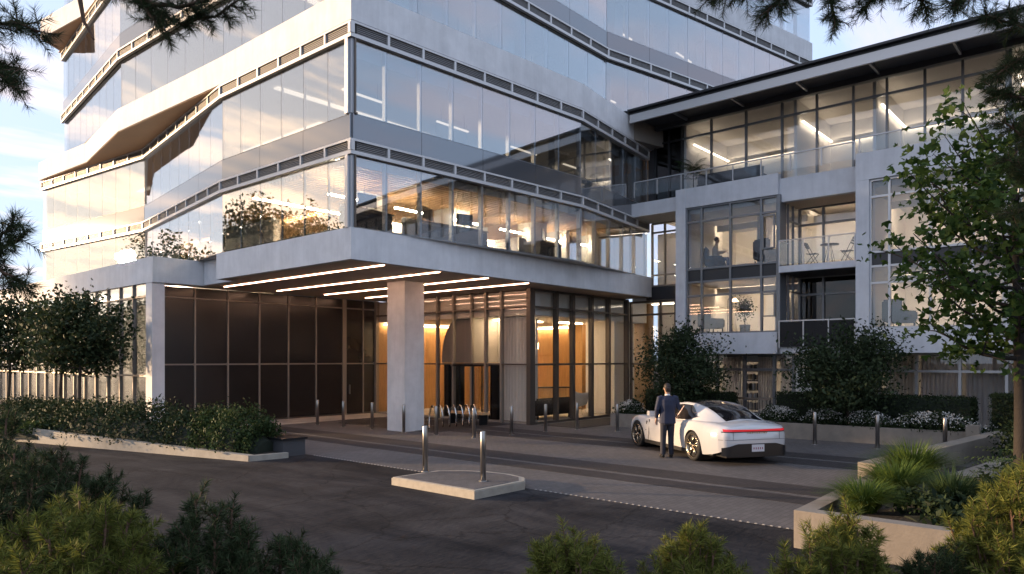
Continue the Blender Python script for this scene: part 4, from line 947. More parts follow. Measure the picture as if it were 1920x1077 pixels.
fern('dark fern spreading behind the right pine shrub', (3.4, -14.2, 0.2), 40, 1.15, 74)
mound('ground_cover', 'dark leafy ground cover filling the corner planter below the grasses', 'ground cover', [(-1.3, -13.3, 0.38, 0.5, 0.28), (-0.6, -14.2, 0.38, 0.9, 0.35), (0.6, -14.6, 0.36, 1.0, 0.45), (2.2, -14.8, 0.2, 1.0, 0.6), (4.0, -15.0, 0.1, 1.0, 0.7), (6.5, -15.2, 0.1, 1.0, 0.8)], 7000, 0.11, 'leaf_hedge', 76)['kind'] = 'stuff'
mound('dark_shrub', 'dark leafy shrub between the sloping wall and the maple', 'shrub', [(7.0, -14.2, 0.1, 0.6, 0.7), (8.0, -14.0, 0.1, 0.9, 1.0), (9.2, -13.9, 0.1, 0.8, 0.9), (10.4, -13.9, 0.1, 0.6, 0.6)], 6000, 0.10, 'leaf_hedge', 77)
# pines: shrubs in the foreground
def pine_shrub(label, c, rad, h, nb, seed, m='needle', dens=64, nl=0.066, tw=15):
    nb = int(nb * 2.0)
    rr = random.Random(seed); e = E('pine_shrub', label, 'shrub', c, 0, 'low pine shrubs in the foreground'); limbs = []; tw_ = []
    for b in range(nb):
        az = b * 2.39996 + rr.uniform(-0.3, 0.3); q = math.sqrt((b + 0.5) / nb); r = rad * q * rr.uniform(0.85, 1.1)
        zt = h * (math.sqrt(max(0.04, 1 - 0.80 * q * q))) * rr.uniform(0.86, 1.07)
        p0 = Vector((0.12 * math.cos(az), 0.12 * math.sin(az), 0.0)); p3 = Vector((r * math.cos(az), r * math.sin(az), zt)); p1 = Vector((p3.x * 0.55, p3.y * 0.55, zt * 0.35)); pts = []
        for i in range(7):
            t = i / 6; a_ = p0.lerp(p1, t); b_ = p1.lerp(p3, t); pts.append(a_.lerp(b_, t))
        limbs.append((pts, [0.016 * (1 - 0.75 * i / 6) + 0.003 for i in range(7)]))
        dirn = (pts[6] - pts[5]).normalized()
        for k in range(tw):
            t = 1 - 0.45 * rr.random() ** 1.6; i = min(5, int(t * 6)); p = pts[i].lerp(pts[i + 1], t * 6 - i)
            d = (dirn * 0.55 + Vector((rr.gauss(0, .6), rr.gauss(0, .6), rr.gauss(0.45, .45)))).normalized()
            tw_.append((p, d, rr.uniform(0.07, 0.17)))
            limbs.append(([p, p + d * tw_[-1][2]], [0.0045, 0.002]))
    tubes('branches', limbs, 'pine_bark', e, 5)
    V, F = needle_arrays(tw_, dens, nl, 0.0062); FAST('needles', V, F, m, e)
    return e
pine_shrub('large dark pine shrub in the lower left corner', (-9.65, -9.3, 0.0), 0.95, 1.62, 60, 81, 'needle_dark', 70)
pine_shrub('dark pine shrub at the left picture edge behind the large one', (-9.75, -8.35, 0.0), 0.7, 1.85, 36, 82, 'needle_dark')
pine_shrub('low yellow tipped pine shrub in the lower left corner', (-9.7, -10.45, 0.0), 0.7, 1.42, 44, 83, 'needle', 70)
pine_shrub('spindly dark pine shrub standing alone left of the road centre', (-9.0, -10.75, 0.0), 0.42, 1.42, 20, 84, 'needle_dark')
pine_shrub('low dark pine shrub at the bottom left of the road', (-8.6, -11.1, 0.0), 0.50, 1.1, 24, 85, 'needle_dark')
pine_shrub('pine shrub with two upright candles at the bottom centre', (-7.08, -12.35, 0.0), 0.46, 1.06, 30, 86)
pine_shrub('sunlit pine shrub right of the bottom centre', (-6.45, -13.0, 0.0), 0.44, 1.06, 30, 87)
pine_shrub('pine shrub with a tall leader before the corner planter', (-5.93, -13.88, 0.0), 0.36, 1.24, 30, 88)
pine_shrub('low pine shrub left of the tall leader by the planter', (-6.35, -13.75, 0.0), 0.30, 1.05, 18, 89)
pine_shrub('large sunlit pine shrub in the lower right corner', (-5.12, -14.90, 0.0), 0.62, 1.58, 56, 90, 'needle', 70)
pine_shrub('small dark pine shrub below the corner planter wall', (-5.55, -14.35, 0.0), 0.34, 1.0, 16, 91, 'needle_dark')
# tall pines whose boughs hang into the picture
LEFT = [[(-10.72, -9.06, 4.51), (-10.25, -9.6, 4.47), (-9.96, -10.08, 4.53), (-9.87, -10.33, 4.42)], [(-10.25, -9.6, 4.47), (-10.05, -9.98, 4.26), (-9.95, -10.25, 4.19)], [(-10.05, -9.98, 4.26), (-10.01, -10.17, 4.12), (-9.98, -10.28, 4.05)], [(-10.72, -9.06, 2.79), (-10.31, -9.52, 2.89), (-10.07, -9.95, 3.02), (-9.95, -10.25, 3.14)], [(-10.07, -9.95, 3.02), (-9.99, -10.2, 2.91), (-9.93, -10.26, 2.86)], [(-10.07, -9.95, 3.02), (-10.02, -10.16, 3.17), (-9.99, -10.2, 3.22)], [(-10.72, -9.06, 5.4), (-10.06, -9.51, 5.24), (-9.52, -9.82, 5.14), (-9.18, -10.06, 4.97), (-8.98, -10.28, 4.79), (-8.83, -10.46, 4.85), (-8.71, -10.6, 4.97)], [(-9.18, -10.06, 4.97), (-9.13, -10.27, 4.88), (-9.0, -10.41, 4.88), (-8.88, -10.55, 4.95)], [(-9.18, -10.06, 4.97), (-9.15, -10.24, 4.77), (-9.1, -10.3, 4.70)]]
BARE = [[(-9.52, -9.82, 5.14), (-9.49, -9.85, 4.91), (-9.48, -9.87, 4.77), (-9.43, -9.92, 4.64)]]
RIGHT = [[(-4.05, -15.48, 5.6), (-4.83, -14.73, 5.3), (-5.47, -14.16, 5.17), (-6.03, -13.52, 5.13), (-6.41, -13.08, 5.03)], [(-6.03, -13.52, 5.13), (-6.08, -13.46, 5.0), (-6.13, -13.4, 4.94)], [(-5.85, -13.72, 5.13), (-5.82, -13.75, 4.98), (-5.81, -13.77, 4.88)], [(-5.47, -14.16, 5.17), (-5.62, -13.98, 5.05), (-5.67, -13.93, 4.96)], [(-5.47, -14.16, 5.17), (-5.42, -14.22, 5.02), (-5.38, -14.26, 4.97)], [(-4.83, -14.73, 5.3), (-5.02, -14.52, 5.14), (-5.24, -14.42, 4.97)], [(-4.05, -15.48, 4.87), (-4.6, -15.0, 4.83), (-4.96, -14.74, 4.84), (-5.08, -14.6, 4.9)], [(-4.05, -15.48, 4.47), (-4.57, -15.03, 4.47), (-4.93, -14.77, 4.59), (-5.03, -14.66, 4.47)], [(-4.57, -15.03, 4.47), (-4.88, -14.83, 4.28), (-5.01, -14.69, 4.32), (-5.04, -14.65, 4.34)], [(-4.05, -15.48, 3.91), (-4.55, -15.06, 3.88), (-4.88, -14.83, 3.97), (-4.99, -14.7, 4.12)], [(-4.55, -15.06, 3.88), (-4.88, -14.83, 3.73), (-4.98, -14.72, 3.85)], [(-4.55, -15.06, 3.88), (-4.85, -14.86, 3.54), (-4.96, -14.74, 3.46)]]
def pine_tree(label, base, H, boughs, bare, seed, skip=0.35, dens=46, per=3):
    rr = random.Random(seed); e = E('pine_tree', label, 'tree', (base[0], base[1], 0)); b3 = Vector((base[0], base[1], 0)); limbs = []; tw_ = []
    tube('trunk', [(0, 0, 0), (0.03, 0.02, H * 0.4), (-0.02, 0.03, H * 0.75), (0, 0, H)], [0.13, 0.11, 0.085, 0.05], 'pine_bark', e, 10)
    for bi, path in enumerate(boughs + bare):
        pts = [Vector(p) - b3 for p in path]; pp = []
        for a, b in zip(pts[:-1], pts[1:]):
            n = max(2, int((b - a).length / 0.06))
            for i in range(n): pp.append(a.lerp(b, i / n) + Vector((rr.gauss(0, .005), rr.gauss(0, .005), rr.gauss(0, .006))))
        pp.append(pts[-1]); k = len(pp)
        thick = 0.020 if len(path) > 3 else 0.011
        limbs.append((pp, [thick * (1 - 0.75 * i / k) + 0.002 for i in range(k)]))
        if bi >= len(boughs): continue
        for i in range(k):
            far = i / (k - 1)
            if far < skip and len(path) > 3: continue
            d0 = (pp[min(i + 1, k - 1)] - pp[max(i - 1, 0)]).normalized()
            for s in range(per):
                d = (d0 * 0.7 + Vector((rr.gauss(0, .7), rr.gauss(0, .7), rr.gauss(-0.15, .6)))).normalized(); l = rr.uniform(0.06, 0.17)
                tw_.append((pp[i], d, l)); limbs.append(([pp[i], pp[i] + d * l], [0.0035, 0.0015]))
    tubes('boughs', limbs, 'pine_bark', e, 5)['kind'] = 'stuff'
    V, F = needle_arrays(tw_, dens, 0.075, 0.0034, 0.8); FAST('needles', V, F, 'needle_dark', e)
pine_tree('tall pine at the left whose dark boughs hang into the upper left', (-10.72, -9.06), 6.4, LEFT, BARE, 95, 0.35, 58, 5)
pine_tree('tall pine at the right whose dark boughs hang into the upper right', (-4.05, -15.48), 6.6, RIGHT, [], 96, 0.30, 58, 7)
# ------------------------------------------------------------------ car
def make_car(loc, rz):
    c = E('parked_car', 'white low sports saloon parked with its red rear light bar lit', 'car', loc, rz)
    xs_t = [-2.58, -2.52, -2.4, -2.2, -1.9, -1.4, -0.5, 0.5, 1.45, 1.9, 2.2, 2.32, 2.38]
    WM = [0.70, 0.80, 0.885, 0.945, 0.975, 0.985, 0.945, 0.945, 0.965, 0.93, 0.80, 0.66, 0.50]
    WS = [0.64, 0.73, 0.81, 0.86, 0.90, 0.91, 0.855, 0.86, 0.90, 0.85, 0.70, 0.56, 0.42]
    ZS = [0.80, 0.845, 0.875, 0.90, 0.925, 0.93, 0.885, 0.86, 0.865, 0.78, 0.66, 0.58, 0.52]
    ZC = [0.84, 0.90, 0.945, 0.98, 1.00, 1.00, 0.95, 0.94, 0.90, 0.82, 0.72, 0.64, 0.56]
    ZB = [0.42, 0.36, 0.30, 0.24, 0.20, 0.18, 0.17, 0.17, 0.18, 0.18, 0.20, 0.24, 0.30]
    def lookup(x): return [interp(x, xs_t, t) for t in (WM, WS, ZS, ZC, ZB)]
    R_A = 0.375; AX = 1.45; AZ = 0.35
    st = set(np.linspace(-2.58, 2.38, 64).round(4).tolist()) | set(xs_t)
    for xc in (-AX, AX):
        for k in range(15): st.add(round(xc - R_A * math.cos(math.pi * k / 14), 4))
    st = sorted(st); rows = 9; deck = 6; V = []; F = []; nrow = rows + 1 + deck
    for sgn in (1, -1):
        for x in st:
            wmx, ws, zs, zc, zb = lookup(x); arch = False
            for xc in (-AX, AX):
                if abs(x - xc) < R_A: zb = max(zb, AZ + math.sqrt(R_A ** 2 - (x - xc) ** 2)); arch = True
            wb = wmx - 0.06
            for k in range(rows + 1):
                t = k / rows; z = zb + (zs - zb) * t; zz = (z - 0.2) / (zs - 0.2)
                y = wb + (wmx - wb) * math.sin(min(1, zz / 0.62) * math.pi / 2) if zz < 0.62 else wmx + (ws - wmx) * ((zz - 0.62) / 0.38) ** 2.2
                V.append((x, sgn * y, z))
            for k in range(1, deck + 1):
                t = k / deck; V.append((x, sgn * ws * (1 - t), zs + (zc - zs) * math.sin(t * math.pi / 2) ** 0.9))
    n = len(st)
    for side in (0, 1):
        o = side * n * nrow
        for i in range(n - 1):
            for k in range(nrow - 1):
                q = (o + i * nrow + k, o + (i + 1) * nrow + k, o + (i + 1) * nrow + k + 1, o + i * nrow + k + 1); F.append(q if side else q[::-1])
    for i, rev in ((0, False), (n - 1, True)):
        a = [i * nrow + k for k in range(nrow)]; b = [n * nrow + i * nrow + k for k in range(nrow - 2, -1, -1)]; F.append(tuple((a + b)[::-1] if rev else a + b))
    body = M('body', V, F, 'car_paint', c, True)
    bm = bmesh.new(); bm.from_mesh(body.data); bmesh.ops.remove_doubles(bm, verts=bm.verts, dist=0.0008); bmesh.ops.recalc_face_normals(bm, faces=bm.faces); bm.to_mesh(body.data); bm.free()
    # cabin
    gx = [0.95, 0.6, 0.25, -0.1, -0.5, -0.9, -1.3, -1.65, -1.95, -2.2]
    GZ = [0.93, 1.10, 1.25, 1.335, 1.375, 1.365, 1.30, 1.19, 1.07, 0.985]; GW = [0.60, 0.60, 0.59, 0.58, 0.57, 0.56, 0.54, 0.52, 0.52, 0.55]; GB = [0.70, 0.80, 0.84, 0.85, 0.85, 0.85, 0.85, 0.83, 0.78, 0.66]
    gxr, GZr, GWr, GBr = gx[::-1], GZ[::-1], GW[::-1], GB[::-1]
    def gp(x, s):
        """s 0..1 belt to roof edge, 1..2 roof edge to centre"""
        zr = interp(x, gxr, GZr); wr = interp(x, gxr, GWr); wb = interp(x, gxr, GBr); zb = lookup(x)[2] - 0.02; ze = max(zb + 0.01, zr - 0.055)
        if s <= 1: return (wb + (wr - wb) * s ** 1.25, zb + (ze - zb) * s)
        t = s - 1; return (wr * (1 - t), ze + (zr - ze) * math.sin(t * math.pi / 2))
    sx = np.linspace(0.95, -2.2, 48); ss = [0, .25, .5, .75, .92, 1.0, 1.08, 1.25, 1.5, 1.75, 2.0]; V = []; F = []
    for sgn in (1, -1):
        for x in sx:
            for s in ss: y, z = gp(x, s); V.append((x, sgn * y, z))
    m_ = len(ss)
    for side in (0, 1):
        o = side * len(sx) * m_
        for i in range(len(sx) - 1):
            for k in range(m_ - 1):
                q = (o + i * m_ + k, o + (i + 1) * m_ + k, o + (i + 1) * m_ + k + 1, o + i * m_ + k + 1); F.append(q[::-1] if side else q)
    cab = M('cabin', V, F, 'car_paint', c, True); bm = bmesh.new(); bm.from_mesh(cab.data); bmesh.ops.remove_doubles(bm, verts=bm.verts, dist=0.0008); bmesh.ops.recalc_face_normals(bm, faces=bm.faces); bm.to_mesh(cab.data); bm.free()
    # side windows: curved patch tapering to the rear
    for sgn in (1, -1):
        V = []; F = []; X = np.linspace(0.62, -1.42, 30)
        for x in X:
            hi = min(0.90, 0.90 * max(0.02, (0.68 - x) / 0.62), 0.90 * math.sqrt(max(0.0, (x + 1.44) / 0.55)) if x < -0.89 else 1)
            lo = 0.10 if x > -1.0 else 0.10 + 0.30 * ((-1.0 - x) / 0.42) ** 1.5
            hi = max(hi, lo + 0.01)
            for k in range(5):
                s = lo + (hi - lo) * k / 4; y, z = gp(x, s); V.append((x, sgn * (y + 0.007), z + 0.003))
        for i in range(len(X) - 1):
            for k in range(4):
                q = (i * 5 + k, (i + 1) * 5 + k, (i + 1) * 5 + k + 1, i * 5 + k + 1); F.append(q if sgn > 0 else q[::-1])
        M('side_window', V, F, 'car_glass', c, True)
        y0, z0 = gp(-0.42, 0.5); B('window_pillar', (-0.42, sgn * (y0 + 0.012), z0 + 0.0), (0.05, 0.012, 0.34), 'trim_black', c, 0, Matrix.Rotation(sgn * R(33), 4, 'X'))
    V = []; F = []; X = np.linspace(0.93, -2.12, 40); S = [1.06, 1.2, 1.45, 1.7, 2.0]
    cols_ = []
    for x in X:
        row = []
        for sgn in (1, -1):
            for s in (S if sgn > 0 else S[::-1][1:]):
                y, z = gp(x, s); row.append((x, sgn * y * (0.97 if x > -1.9 else 0.97 - (-1.9 - x) * 0.1), z + 0.006))
        cols_.append(row)
    w_ = len(cols_[0]); V = [p for r in cols_ for p in r]
    for i in range(len(X) - 1):
        for k in range(w_ - 1): F.append((i * w_ + k, (i + 1) * w_ + k, (i + 1) * w_ + k + 1, i * w_ + k + 1))
    M('roof_glass', V, [q[::-1] for q in F], 'car_glass', c, True)
    # rear: full-width light bar, bumper diffuser, plate
    def rear_x(y, z):
        lo, hi = -2.58, -1.9
        for _ in range(30):
            m = (lo + hi) / 2; wmx, ws, zs, zc, zb = lookup(m); zz = (z - 0.2) / (zs - 0.2); wd = wmx if zz < 0.62 else wmx + (ws - wmx) * min(1.5, ((zz - 0.62) / 0.38)) ** 2.2
            if wd < abs(y): lo = m
            else: hi = m
        return hi
    def strip(name, y0, y1, zf, m, out=0.012, k=28, h=3):
        V = []; F = []
        for i in range(k + 1):
            y = y0 + (y1 - y0) * i / k; za, zb = zf(y)
            for j in range(h + 1): z = za + (zb - za) * j / h; V.append((rear_x(y, z) - out, y, z))
        for i in range(k):
            for j in range(h): q = (i * (h + 1) + j, (i + 1) * (h + 1) + j, (i + 1) * (h + 1) + j + 1, i * (h + 1) + j + 1); F.append(q)
        return M(name, V, F, m, c, True)
    strip('light_bar', -0.80, 0.80, lambda y: (0.775 + 0.0 * abs(y), 0.815 + 0.018 * abs(y)), 'tail_light', 0.014)
    # raised maker's lettering under the bar, a row of small plates
    for k in range(9): B('badge_letter', (-2.605, 0.24 - k * 0.06, 0.745), (0.012, 0.034 if k % 3 else 0.022, 0.026), 'chrome', c)
    strip('rear_diffuser', -0.84, 0.84, lambda y: (0.20 + 0.12 * max(0, abs(y) - 0.55), 0.50 - 0.26 * max(0, abs(y) - 0.50)), 'trim_black', 0.02, 28, 4)
    strip('bumper_gap', -0.88, 0.88, lambda y: (0.585, 0.592), 'trim_black', 0.005, 28, 1)
    for yv in (-0.60, 0.60): strip('boot_gap', yv - 0.004, yv + 0.004, lambda y: (0.592, 0.76), 'trim_black', 0.006, 1, 3)
    strip('lamp_surround', -0.83, 0.83, lambda y: (0.755, 0.775), 'trim_black', 0.008, 28, 1)
    B('diffuser_floor', (-2.25, 0, 0.24), (0.6, 1.5, 0.10), 'trim_black', c)
    pt = B('number_plate', (-2.612, -0.02, 0.40), (0.012, 0.32, 0.16), 'plate', c)
    for k in range(5): B('plate_mark', (-2.62, 0.09 - k * 0.055, 0.395), (0.004, 0.022, 0.045), 'plate_ink', c)
    for sgn in (1, -1):
        B('side_sill', (0, sgn * 0.87, 0.20), (2.15, 0.10, 0.09), 'trim_black', c)
        B('underbody', (0, sgn * 0.4, 0.24), (4.2, 0.84, 0.12), 'trim_black', c)
        B('fender_vent', (0.93, sgn * 0.944, 0.62), (0.05, 0.012, 0.26), 'trim_black', c, 0, Matrix.Rotation(R(-14), 4, 'Y'))
        B('door_handle', (-0.78, sgn * 0.936, 0.76), (0.16, 0.014, 0.022), 'car_paint', c)
        mi = B('wing_mirror', (0.52, sgn * 0.99, 0.98), (0.13, 0.22, 0.12), 'car_paint', c)
        B('mirror_arm', (0.50, sgn * 0.89, 0.93), (0.07, 0.08, 0.04), 'trim_black', c)
        # shut lines of the doors
        for x in (0.78, -0.42): B('door_gap', (x, sgn * (0.950 if x > 0 else 0.944), 0.53), (0.010, 0.012, 0.55), 'trim_black', c, 0, Matrix.Rotation(sgn * R(4), 4, 'X'))
    for xw in (-AX, AX):
        for sgn in (1, -1):
            wz = E('wheel', None, None, (xw, sgn * 0.845, AZ)); wz.parent = c; wz.rotation_euler = (0, R(20 if xw > 0 else 51), 0)
            lathe('tyre', [(0.245, -0.115), (0.325, -0.125), (0.348, -0.09), (0.352, 0), (0.348, 0.09), (0.325, 0.125), (0.262, 0.118), (0.25, 0.08)], 'tyre', wz, 36, 'Y')
            lathe('rim', [(0.258, sgn * 0.02), (0.262, sgn * 0.09), (0.274, sgn * 0.122), (0.262, sgn * 0.126), (0.25, sgn * 0.10), (0.245, sgn * 0.03)], 'rim', wz, 36, 'Y')
            lathe('brake_disc', [(0.0, sgn * 0.012), (0.19, sgn * 0.012), (0.19, sgn * 0.03), (0.0, sgn * 0.03)], 'charcoal', wz, 24, 'Y')
            lathe('hub', [(0.0, sgn * 0.06), (0.05, sgn * 0.06), (0.045, sgn * 0.112), (0.0, sgn * 0.116)], 'rim', wz, 16, 'Y')
            for k in range(5):
                for dv in (-0.15, 0.15):
                    a = 2 * math.pi * k / 5; a2 = a + dv
                    p = Vector((0.03 * math.cos(a), sgn * 0.10, 0.03 * math.sin(a))); q = Vector((0.262 * math.cos(a2), sgn * 0.108, 0.262 * math.sin(a2)))
                    tube('spoke', [p, q], [(0.018, 0.014), (0.020, 0.013)], 'rim', wz, 6)
        lathe('wheel_well', [(0.372, -0.80), (0.372, 0.80)], 'trim_black', c, 24, 'Y', (xw, 0, AZ))
    return c
make_car((5.86, -6.80, 0.006), R(57.5))

# ------------------------------------------------------------------ people
def remesh(name, parts, m, par, voxel=0.011, smooth=4):
    """weld overlapping tubes / blobs into one continuous surface"""
    V = []; F = []
    for pts, rad in parts:
        v, f = tube_arrays(pts, rad, 12); n = 12; o = len(V)
        v = [Vector(p) for p in v]; f = list(f) + [tuple(range(n - 1, -1, -1)), tuple(range(len(v) - n, len(v)))]
        V += v; F += [tuple(i + o for i in q) for q in f]
    o = M(name + '_raw', V, F, m); md = o.modifiers.new('r', 'REMESH'); md.mode = 'VOXEL'; md.voxel_size = voxel; md.use_smooth_shade = True
    sm = o.modifiers.new('s', 'SMOOTH'); sm.factor = 0.5; sm.iterations = smooth
    dg = bpy.context.evaluated_depsgraph_get(); me = bpy.data.meshes.new_from_object(o.evaluated_get(dg)); bpy.data.objects.remove(o)
    me.polygons.foreach_set('use_smooth', [True] * len(me.polygons)); me.materials.clear(); me.materials.append(MATS[m])
    ob = bpy.data.objects.new(name, me); return link(ob, par)
def ell(c, r, k=7):
    """closed blob as a lofted tube along z: c centre, r (rx, ry, rz)"""
    return ([(c[0], c[1], c[2] + r[2] * -math.cos(math.pi * i / k)) for i in range(k + 1)], [(max(0.004, r[0] * math.sin(math.pi * i / k)), max(0.004, r[1] * math.sin(math.pi * i / k))) for i in range(k + 1)])
def hand(w, d, side):
    """palm, four bent fingers and a thumb leaving the side; w wrist, d direction of the hand"""
    w = Vector(w); d = Vector(d).normalized(); s = d.cross(Vector((0, 0, 1)) if abs(d.z) < 0.9 else Vector((0, 1, 0))).normalized() * side; n = d.cross(s); r = [([w, w + d * 0.05, w + d * 0.095], [(0.024, 0.02), (0.038, 0.016), (0.036, 0.014)])]
    for k, l in enumerate((0.070, 0.080, 0.075, 0.058)):
        b = w + d * 0.085 + s * (0.027 - 0.018 * k); m1 = b + d * l * 0.5 + n * 0.008; e = m1 + d * l * 0.38 + n * 0.03; r.append(([b, m1, e], [0.009, 0.0085, 0.0065]))
    t = w + d * 0.03 + s * 0.03; r.append(([t, t + (d * 0.6 + s).normalized() * 0.035, t + (d + s * 0.5).normalized() * 0.066], [0.011, 0.0095, 0.007]))
    return r
man = E('person', 'man in a navy suit seen from behind beside the white car', 'person', (4.33, -6.82, 0.008), R(-48))
# local frame: +Y is where he faces, +X his right
hip = 0.92
LA = [(-0.19, -0.01, 1.46), (-0.265, -0.03, 1.18), (-0.255, 0.06, 0.94)]
RA = [(0.19, -0.01, 1.46), (0.285, 0.00, 1.20), (0.17, 0.20, 1.36)]
body_parts = [ell((0.0, 0.045, 1.685), (0.076, 0.094, 0.125)), ([(0, -0.005, 1.44), (0, 0.012, 1.54), (0, 0.03, 1.62)], [0.066, 0.056, 0.054]),
    ([(0, 0, 0.86), (0, 0, 1.05), (0, -0.01, 1.25), (0, -0.01, 1.40), (0, 0, 1.46)], [(0.15, 0.10), (0.145, 0.095), (0.17, 0.11), (0.165, 0.10), (0.09, 0.07)]),
    ([(0, 0.135, 1.69), (0, 0.155, 1.665)], [0.014, 0.012]), ell((-0.076, 0.045, 1.68), (0.014, 0.022, 0.032), 5), ell((0.076, 0.045, 1.68), (0.014, 0.022, 0.032), 5),
    (LA, [0.052, 0.042, 0.030]), (RA, [0.052, 0.042, 0.030])]
LEGL = [(-0.085, 0, 0.90), (-0.105, 0.03, 0.50), (-0.12, -0.02, 0.09)]; LEGR = [(0.085, 0, 0.90), (0.095, 0.05, 0.50), (0.10, 0.06, 0.09)]
body_parts += [(LEGL, [0.085, 0.058, 0.042]), (LEGR, [0.085, 0.058, 0.042])]
body_parts += hand(LA[2], (0.0, 0.25, -1), 1) + hand(RA[2], (-0.45, -0.15, 1), -1)
remesh('body', body_parts, 'skin', man, 0.009, 2)
remesh('hair', [ell((0.0, 0.03, 1.722), (0.084, 0.100, 0.096)), ([(0, -0.045, 1.60), (0, -0.045, 1.70)], [(0.062, 0.028), (0.078, 0.045)])], 'hair', man, 0.011)
remesh('jacket', [([(0, 0.0, 0.83), (0, 0.0, 0.98), (0, -0.005, 1.12), (0, -0.012, 1.28), (0, -0.012, 1.40), (0, -0.005, 1.475), (0, 0.0, 1.51)], [(0.205, 0.145), (0.195, 0.138), (0.185, 0.13), (0.205, 0.138), (0.205, 0.125), (0.15, 0.095), (0.075, 0.07)]),
    ([(-0.13, -0.005, 1.465)] + [LA[0], LA[1], (-0.257, 0.05, 0.97)], [0.066, 0.072, 0.058, 0.048]), ([(0.13, -0.005, 1.465)] + [RA[0], RA[1], (0.19, 0.165, 1.335)], [0.066, 0.072, 0.060, 0.048])], 'suit', man, 0.011, 3)
remesh('trousers', [([(0, 0, 0.80), (0, 0, 0.96)], [(0.165, 0.12), (0.16, 0.115)]), ([(-0.085, 0, 0.90)] + [(-0.10, 0.02, 0.50), (-0.118, -0.02, 0.075)], [0.098, 0.074, 0.066]), ([(0.085, 0, 0.90)] + [(0.092, 0.04, 0.50), (0.10, 0.055, 0.075)], [0.098, 0.074, 0.066])], 'trouser', man, 0.011, 3)
remesh('shirt_collar', [([(0, -0.004, 1.495), (0, 0.002, 1.545)], [(0.070, 0.066), (0.064, 0.062)])], 'shirt', man, 0.008, 1)
for x, y in ((-0.12, 0.0), (0.10, 0.08)):
    remesh('shoe', [([(x, y - 0.085, 0.05), (x, y, 0.055), (x * 1.05, y + 0.12, 0.042), (x * 1.08, y + 0.19, 0.034)], [(0.036, 0.046), (0.042, 0.052), (0.046, 0.040), (0.030, 0.028)])], 'trim_black', man, 0.009, 1)
ph = B('phone', (0.095, 0.12, 1.60), (0.012, 0.07, 0.14), 'black_metal', None, 0); 
ph.matrix_basis = man.matrix_basis @ ph.matrix_basis; tag(ph, 'black phone held to the ear of the man in the suit', 'phone')

def seated(name, label, loc, rz, shirt, trouser, laptop=False):
    e = E(name, label, 'person', loc, rz)
    arms = [([(s * 0.19, 0, 1.00), (s * 0.24, 0.06, 0.76), (s * 0.10, 0.30, 0.78)], [0.048, 0.040, 0.030]) for s in (-1, 1)]
    legs = [([(s * 0.09, 0.02, 0.50), (s * 0.11, 0.44, 0.52), (s * 0.10, 0.46, 0.08)], [0.082, 0.062, 0.045]) for s in (-1, 1)]
    bp = [ell((0, 0.05, 1.26), (0.076, 0.092, 0.122)), ([(0, 0, 1.0), (0, 0.03, 1.18)], [0.06, 0.052]), ([(0, 0, 0.46), (0, -0.02, 0.72), (0, -0.01, 1.0)], [(0.16, 0.12), (0.15, 0.10), (0.12, 0.08)])] + arms + legs
    for s in (-1, 1): bp += hand((s * 0.10, 0.30, 0.78), (-s * 0.3, 1, 0.1), -s)
    remesh('body', bp, 'skin', e, 0.012, 2)
    remesh('hair', [ell((0, 0.03, 1.295), (0.086, 0.102, 0.10))], 'hair', e, 0.012)
    remesh('shirt', [([(0, 0, 0.48), (0, -0.02, 0.72), (0, -0.02, 0.92), (0, -0.005, 1.04)], [(0.175, 0.135), (0.165, 0.12), (0.185, 0.12), (0.10, 0.075)])] + [([p[0][0], p[0][1], p[0][2]], [0.062, 0.052, 0.042]) for p in arms], shirt, e, 0.012, 2)
    remesh('trousers', [([(0, 0.0, 0.44), (0, 0, 0.56)], [(0.18, 0.14), (0.17, 0.13)])] + [(p, [0.095, 0.074, 0.060]) for p, r in legs], trouser, e, 0.012, 2)
    for s in (-1, 1): remesh('shoe', [([(s * 0.10, 0.42, 0.05), (s * 0.10, 0.50, 0.05), (s * 0.10, 0.64, 0.035)], [0.045, 0.048, 0.03])], 'trim_black', e, 0.012, 1)
seated('person', 'person in a tan top and jeans reading in the apartment window', (15.0, -3.05, 5.79), R(200), 'shirt_tan', 'jeans')
seated('person', 'receptionist in a white top sitting behind the lobby desk', (14.85, 5.9, 0.1), R(150), 'shirt', 'trouser')
# ------------------------------------------------------------------ furniture seen through the glass
def rounded(name, c, s, m, par, r=0.04, seg=3, rz=0.0):
    me = bpy.data.meshes.new(name); bm = bmesh.new(); bmesh.ops.create_cube(bm, size=1.0)
    for v in bm.verts: v.co = Vector((v.co.x * s[0], v.co.y * s[1], v.co.z * s[2]))
    bmesh.ops.bevel(bm, geom=list(bm.edges), offset=min(r, min(s) * 0.45), segments=seg, affect='EDGES'); bm.to_mesh(me); bm.free(); me.materials.append(MATS[m]); me.polygons.foreach_set('use_smooth', [True] * len(me.polygons))
    o = bpy.data.objects.new(name, me); o.matrix_basis = Matrix.Translation(c) @ Matrix.Rotation(rz, 4, 'Z'); return link(o, par)
sf = E('lobby_sofa', 'long black curved-back sofa behind the lobby glass', 'sofa', (11.2, 2.35, 0.05), 0)
rounded('seat', (0, 0, 0.30), (2.3, 0.9, 0.28), 'black_fabric', sf, 0.08); rounded('backrest', (0, -0.38, 0.52), (2.4, 0.22, 0.62), 'black_fabric', sf, 0.09)
for x in (-1.15, 1.15): rounded('armrest', (x, 0, 0.44), (0.2, 0.9, 0.46), 'black_fabric', sf, 0.08)
for x in (-1, 1):
    for y in (-0.35, 0.35): B('leg', (x, y, 0.08), (0.04, 0.04, 0.16), 'black_metal', sf)
ar = E('lounge_chair', 'white moulded lounge chair on thin legs by the lobby glass', 'chair', (13.15, 2.2, 0.05), R(150))
V = []; F = []
